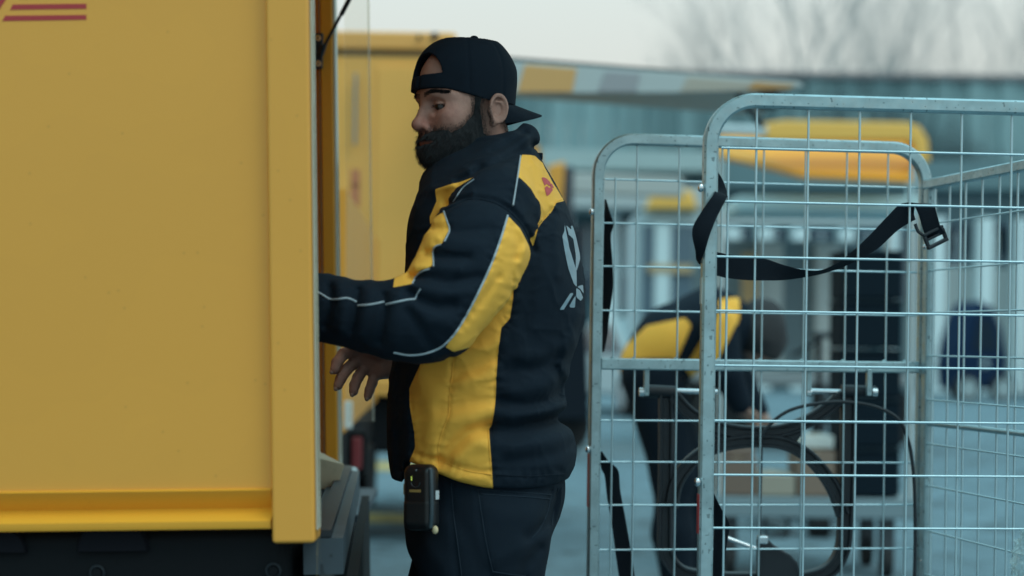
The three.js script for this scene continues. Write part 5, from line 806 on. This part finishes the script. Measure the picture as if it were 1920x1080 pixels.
  const eb = (q) => { for (const s of [-1, 1]) { const t = (q.z * s - 0.007) / 0.05; if (t > 0 && t < 1 && q.x > 0.06) { const c = 0.0262 + 0.007 * Math.sin(Math.min(1, t * 1.15) * 2.2) - 0.005 * t; if (Math.abs(q.y - c) < 0.0047 * (1 - 0.5 * t)) return true; } } return false; };
  const be = (count, len, r, dir, jit, keep, name) => { const s = strands(loc, count, len, r, dir, jit, keep); s.applyMatrix4(basis); part(name, s, MW.hair, worker).userData.kind = 'stuff'; };
  be(2000, 0.0075, 0.00024, (q, n) => V(-0.5, 0.15, Math.sign(q.z) * 0.9).addScaledVector(n, 0.25), 0.15, eb, 'eyebrows');
  be(6500, 0.0045, 0.00016, (q, n) => V(0.2, -1, 0).addScaledVector(n, 0.5), 0.35, (q) => { const o = bo(q.x, q.y); return o > -0.006 && o < 0.0095 * rnd() * rnd() + 0.001 && q.y < 0.03; }, 'cheek_stubble');
  be(3500, 0.0045, 0.0002, (q, n) => V(-0.3, -1, 0).addScaledVector(n, 0.4), 0.3, (q) => q.x < -0.036 && Math.abs(q.z) < 0.072 && q.y > -0.05 && q.y < 0.04, 'nape_hair');
  be(520, 0.005, 0.00026, (q, n) => V(1, -0.5, 0).addScaledVector(n, 0.3), 0.2, (q) => q.x > 0.078 && Math.abs(Math.abs(q.z) - 0.033) < 0.017 && Math.abs(q.y - 0.0042) < 0.002, 'eyelashes');
  // cap, worn backwards
  const tl = V(), capD = (x, y, z) => {
    const o = capOuter(x, y, z); if (Math.abs(o) > 0.03) return o; tl.set(x, y, z).applyMatrix4(inv); const f = tl.x, u = tl.y, l = tl.z;
    const ang = Math.atan2(l, f - 0.01), seam = Math.abs(((ang / (Math.PI / 3) + 0.5) % 1 + 1) % 1 - 0.5) * (Math.PI / 3) * Math.hypot(f, l);
    let d = Math.max(o - 0.001 + 0.0016 * Math.exp(-((seam / 0.004) ** 2)) - 0.0009 * noise3(x * 40, y * 40, z * 40), -(o + 0.0075));
    d = Math.max(d, edgeY(x) - y);
    const arch = Math.max(Math.hypot(l / 0.043, (u - 0.066) / 0.043) - 1, -(u - 0.0665) / 0.046) * 0.04; // opening above the strap
    if (f > 0.02) d = smax(d, -arch, 0.003);
    return d;
  };
  const cap = part('cap', faceUV(surface(capD, at(755, 215, 3.55).setZ(-3.5), at(995, 48, 3.2).setZ(-3.26), 0.0026)), MW.cap, worker);
  part('cap_button', new THREE.SphereGeometry(0.008, 14, 8).scale(1, 0.55, 1), MW.cap, cap, at(889, 71, TD));
  { // brim: arched sheet reaching back and down
    const N = 20, K = 14, Pp = [], I = [];
    for (const side of [0, 1]) for (let j = 0; j <= K; j++) for (let i = 0; i <= N; i++) {
      const a = (i / N - 0.5) * 2, t = j / K, w = 0.074, l = a * w * (1 - 0.12 * t), root = -0.076 + 0.05 * a * a, reach = 0.076 * Math.pow(Math.max(0, 1 - a * a), 0.5) + 0.004, f = root - t * reach;
      const u = 0.017 - 0.02 * t - 0.017 * a * a - t * 0.008 * a * a - side * 0.003; const p = V(f, u, l).applyMatrix4(basis); Pp.push(p.x, p.y, p.z);
    }
    const o = (N + 1) * (K + 1), id = (i, j, s) => s * o + j * (N + 1) + i;
    for (let j = 0; j < K; j++) for (let i = 0; i < N; i++) { I.push(id(i, j, 0), id(i + 1, j, 0), id(i, j + 1, 0), id(i + 1, j, 0), id(i + 1, j + 1, 0), id(i, j + 1, 0), id(i, j, 1), id(i, j + 1, 1), id(i + 1, j, 1), id(i + 1, j, 1), id(i, j + 1, 1), id(i + 1, j + 1, 1)); }
    for (let i = 0; i < N; i++) I.push(id(i, K, 0), id(i + 1, K, 0), id(i, K, 1), id(i + 1, K, 0), id(i + 1, K, 1), id(i, K, 1));
    for (let j = 0; j < K; j++) for (const i of [0, N]) I.push(id(i, j, 0), id(i, j + 1, 0), id(i, j, 1), id(i, j + 1, 0), id(i, j + 1, 1), id(i, j, 1));
    const g = new THREE.BufferGeometry(); g.setAttribute('position', new THREE.Float32BufferAttribute(Pp, 3)); g.setIndex(I); part('brim', creased(g, 0.7), MW.cap, cap);
  }
}
// ---------- handheld scanner at his belt ----------
{
  const s = thing('handheld_scanner', 'black handheld scanner in a holster at the worker\'s hip, small white label', 'scanner');
  const d = 3.17; s.position.copy(at(790, 932, d)); s.rotation.set(-0.04, -0.5, 0.02);
  const k = d / FOCAL;
  part('housing', boxUV(new RoundedBoxGeometry(0.066, 0.122, 0.038, 5, 0.017)), std(0.0085, 0.01, 0.012, 0.34), s);
  part('lower_housing', boxUV(new RoundedBoxGeometry(0.0675, 0.066, 0.0395, 5, 0.017)), std(0.009, 0.011, 0.013, 0.42), s, [0, -0.029, 0]);
  part('bumper', boxUV(tube([V(0.029, 0.052, 0.014), V(0.0315, 0.03, 0.0165), V(0.0318, -0.03, 0.0165), V(0.028, -0.055, 0.014)], 0.0045, 24, 8)), std(0.03, 0.05, 0.062, 0.4), s);
  part('type_plate', boxAt(-0.014, 0.011, 0.0095, 0.0145, 0.0192, 0.0197, 0.0002), std(0.3, 0.19, 0.06, 0.5), s);
  part('status_light', boxAt(-0.0105, -0.0085, 0.031, 0.039, 0.0188, 0.0196, 0.0003), std(0.5, 0.62, 0.12, 0.4, { emissive: lin(0.3, 0.4, 0.06) }), s);
  part('scan_ring', new THREE.TorusGeometry(0.0095, 0.0011, 6, 24, Math.PI).rotateZ(Math.PI), std(0.03, 0.035, 0.04, 0.3), s, [-0.001, 0.028, 0.019]);
  part('trigger_dot', new THREE.SphereGeometry(0.0022, 8, 6), std(0.1, 0.11, 0.12, 0.3), s, [0, 0.05, 0.0185]);
  part('label', boxAt(0.0332, 0.0337, -0.004, 0.0125, -0.008, 0.004, 0.0002), std(0.5, 0.56, 0.58, 0.6), s);
  part('side_tab', boxAt(-0.036, -0.0335, 0.004, 0.024, -0.006, 0.006, 0.001), std(0.3, 0.19, 0.06, 0.5), s);
  part('hand_strap_stud', new THREE.SphereGeometry(0.0062, 16, 10).scale(1, 1.25, 0.7), std(0.62, 0.5, 0.3, 0.5), s, [0.0335, -0.0595, 0.006]);
  part('belt_clip', boxAt(-0.018, 0.018, -0.04, 0.05, -0.034, -0.02, 0.004), M.blackPlastic, s);
}
// ---------- the second worker, bending over parcels ----------
{
  const w = thing('person', 'worker in black and yellow jacket bending down to parcels behind the roll cage', 'person');
  const d = 7.1, q = (x, y, k = d) => at(x, y, k), ch = chart(d - 0.15);
  const trunk = chain([[q(1222, 690), 0.135], [q(1262, 640), 0.14], [q(1335, 610), 0.14], [q(1365, 612), 0.11]], 0.08), armN = chain([[q(1350, 605, d - 0.2), 0.075], [q(1362, 700, d - 0.22), 0.062], [q(1388, 755, d - 0.2), 0.05]], 0.03), armR = chain([[q(1350, 605, d + 0.18), 0.075], [q(1385, 710, d + 0.2), 0.06], [q(1420, 770, d + 0.15), 0.05]], 0.03);
  const jd = (x, y, z) => smin(Math.min(smin(trunk(x, y, z), armN(x, y, z), 0.04), smin(trunk(x, y, z), armR(x, y, z), 0.04)), 9, 0.001) - 0.006 * noise3(x * 9, y * 9, z * 9);
  let g = surface(jd, q(1140, 850, d).setZ(-d - 0.45), q(1460, 520, d).setZ(-d + 0.45), 0.014);
  const pan = [[[1165, 700], [1170, 655], [1215, 610], [1285, 596], [1296, 610], [1270, 672], [1285, 712], [1235, 725]], [[1286, 690], [1330, 610], [1352, 560], [1392, 556], [1388, 600], [1372, 612], [1330, 690], [1310, 720]]], ys = [];
  for (const p of pan) { const f = polySDF(p), [a, b] = cut(g, (x, y, z) => { const [u, v] = ch(x, y, z); return Math.max(f(u, v), (-z - d) * 450); }); ys.push(a); g = b; }
  const j = part('jacket', boxUV(g), MW.black, w); for (const a of ys) part('yellow_panel', boxUV(a), MW.yellow, j);
  const leg = (dx, dz) => chain([[q(1222, 705, d + dz), 0.13], [q(1262 + dx, 890, d + dz), 0.085], [q(1262 + dx, 1000, d + dz), 0.08], [q(1280 + dx, 1165, d + dz), 0.062]], 0.05), l1 = leg(0, -0.09), l2 = leg(28, 0.11);
  part('trousers', boxUV(surface((x, y, z) => Math.max(smin(l1(x, y, z), l2(x, y, z), 0.03), y - q(1222, 672).y) - 0.004 * noise3(x * 12, y * 12, z * 12), q(1120, 1200, d).setZ(-d - 0.35), q(1400, 640, d).setZ(-d + 0.35), 0.016)), MW.denim, w);
  for (const [dx, dz] of [[0, -0.09], [28, 0.11]]) { const c = q(1290 + dx, 1180, d + dz); const f = bone(V(c.x, 0.06, c.z), V(c.x + 0.15, 0.05, c.z), 0.058, 0.045); part('shoe', boxUV(surface(f, V(c.x - 0.1, 0.0, c.z - 0.1), V(c.x + 0.25, 0.15, c.z + 0.1), 0.014)), M.rubber, w); }
  const hd = ell(q(1428, 625).x, q(1428, 625).y, -d, 0.105, 0.15, 0.1), nk = bone(q(1365, 608), q(1420, 618), 0.06, 0.06);
  const hands = [[1392, 765, d - 0.19], [1428, 785, d + 0.14]].map(([x, y, k]) => { const c = q(x, y, k), f = [0, 1, 2, 3].map((i) => bone(c, c.clone().add(V(0.05 + 0.01 * i, -0.085, -0.03 + i * 0.02)), 0.014, 0.009)), t = bone(c, c.clone().add(V(0.06, -0.03, 0.04)), 0.014, 0.01), p = bone(c.clone().add(V(-0.03, 0.05, 0)), c, 0.03, 0.034); return (a, b, e) => { let m = Math.min(t(a, b, e), ...f.map((h) => h(a, b, e))); return smin(p(a, b, e), m, 0.01); }; });
  const torsoIn = chain([[q(1222, 690), 0.1], [q(1335, 610), 0.1]], 0.05);
  const bgeo = surface((x, y, z) => Math.min(smin(smin(nk(x, y, z), hd(x, y, z) + 0.012, 0.02), torsoIn(x, y, z), 0.02), hands[0](x, y, z), hands[1](x, y, z)), q(1150, 860, d).setZ(-d - 0.45), q(1500, 520, d).setZ(-d + 0.45), 0.008);
  part('body', boxUV(bgeo), std(0.36, 0.215, 0.165, 0.55), w);
  part('hood', boxUV(surface((x, y, z) => Math.max(hd(x, y, z) - 0.008 * noise3(x * 20, y * 20, z * 20), q(1425, 668).y - y - 0.3 * (x - q(1425, 668).x) + 0.0), q(1350, 720, d).setZ(-d - 0.2), q(1500, 520, d).setZ(-d + 0.2), 0.009)), std(0.03, 0.03, 0.033, 0.9), w);
}
// ---------- flat trolley with parcels beyond ----------
{
  const d = 9, X = (px) => at(px, 800, d).x, Y = (py) => at(1500, py, d).y;
  const t = thing('platform_trolley', 'blue-grey platform trolley with upright posts carrying parcels and a black stack', 'trolley');
  part('platform', boxAt(X(1338), X(1728), Y(972), Y(934), -d - 0.7, -d, 0.01), std(0.2, 0.27, 0.3, 0.5), t);
  for (const [x, z] of [[1352, -0.06], [1712, -0.06], [1352, -0.64], [1712, -0.64]]) part('post', boxAt(X(x - 6), X(x + 6), Y(933), Y(395), -d + z - 0.02, -d + z + 0.02, 0.005), std(0.5, 0.56, 0.57, 0.45, { metalness: 0.4 }), t);
  part('top_bar', boxAt(X(1358), X(1706), Y(405), Y(395), -d - 0.66, -d - 0.62, 0.005), std(0.45, 0.52, 0.54, 0.45, { metalness: 0.4 }), t);
  for (const [x, z] of [[1375, -0.1], [1672, -0.1], [1375, -0.6], [1672, -0.6]]) { const cz = -d + z; const w = part('castor', boxUV(new THREE.CylinderGeometry(0.08, 0.08, 0.05, 20).rotateZ(Math.PI / 2)), M.rubber, t, [X(x), 0.08, cz]); part('fork', boxAt(-0.04, 0.04, 0.0, Y(973) - 0.08, -0.03, 0.03, 0.006), std(0.05, 0.06, 0.07, 0.5), w); }
  rod('tow_loop', V(X(1435), Y(1005), -d + 0.02), V(X(1478), Y(1005), -d + 0.02), 0.012, M.blackPlastic, t); for (const x of [1435, 1478]) rod('tow_bracket', V(X(x), Y(1005), -d + 0.02), V(X(x), Y(972), -d + 0.02), 0.012, M.blackPlastic, t);
  const stack = thing('black_crate_stack', 'tall black plastic crate stack standing on the blue-grey platform trolley', 'crate stack');
  for (let k = 0; k < 5; k++) { const y0 = Y(932) + 0.004 + k * 0.262, c = part('crate', boxAt(X(1580), X(1692), y0, y0 + 0.24, -d - 0.42, -d - 0.04, 0.012), std(0.005, 0.013, 0.021, 0.85, { specularIntensity: 0.3 }), stack); part('crate_rim', boxAt(X(1578), X(1694), y0 + 0.24, y0 + 0.257, -d - 0.43, -d - 0.03, 0.005), std(0.012, 0.024, 0.034, 0.8, { specularIntensity: 0.3 }), c); }
  const p = (nm, lab, a, b, y0, y1, z0, z1, m) => { const o = thing(nm, lab, 'parcel'); part('carton', boxAt(X(a), X(b), Y(y0), Y(y1), -d + z0, -d + z1, 0.006), m, o); part('tape', boxAt(X((a + b) / 2) - 0.02, X((a + b) / 2) + 0.02, Y(y1) + 0.0, Y(y1) + 0.002, -d + z0 + 0.005, -d + z1 - 0.005, 0), std(0.4, 0.32, 0.22, 0.35), o); };
  p('parcel', 'brown carton on the trolley directly below the bending worker\'s hands', 1350, 1424, 932, 862, -0.4, -0.05, std(0.2, 0.14, 0.11, 0.85));
  p('parcel', 'small brown carton on top of the carton below the worker\'s hands', 1362, 1420, 859, 818, -0.36, -0.1, std(0.22, 0.16, 0.13, 0.85));
  p('parcel', 'flat cream carton lying on the trolley between two brown cartons', 1428, 1496, 932, 892, -0.42, -0.06, std(0.36, 0.32, 0.26, 0.85));
  p('parcel', 'tall brown carton on the trolley beside the black crate stack', 1502, 1572, 932, 846, -0.42, -0.06, std(0.24, 0.17, 0.13, 0.85));
  p('parcel', 'white-topped low carton on the tall brown carton beside the black crates', 1506, 1570, 842, 818, -0.4, -0.08, M.white);
  const h = thing('pallet_truck', 'dark pallet truck with T-shaped handle standing past the trolley', 'pallet truck');
  const e = 11, z = (x, y, k = e) => at(x, y, k);
  rod('handle_bar', z(1525, 628), z(1560, 628), 0.022, M.blackPlastic, h); rod('handle_stem', z(1537, 630), z(1536, 720), 0.02, M.blackPlastic, h); rod('handle_brace', z(1532, 640), z(1486, 664), 0.016, M.blackPlastic, h);
  const base = z(1536, 720); rod('pump', base, V(base.x, 0.2, -e), 0.05, M.blackPlastic, h); for (const s of [-0.17, 0.17]) part('fork', boxAt(base.x + s - 0.08, base.x + s + 0.08, 0.1, 0.17, -e - 1.1, -e, 0.01), M.blackPlastic, h); part('wheel', boxUV(new THREE.CylinderGeometry(0.1, 0.1, 0.12, 20).rotateZ(Math.PI / 2)), M.rubber, h, [base.x, 0.1, -e + 0.04]);
}
scene.traverse((o) => { if (o.isMesh) { o.castShadow = true; o.receiveShadow = true; } });
renderer.render(scene, camera);
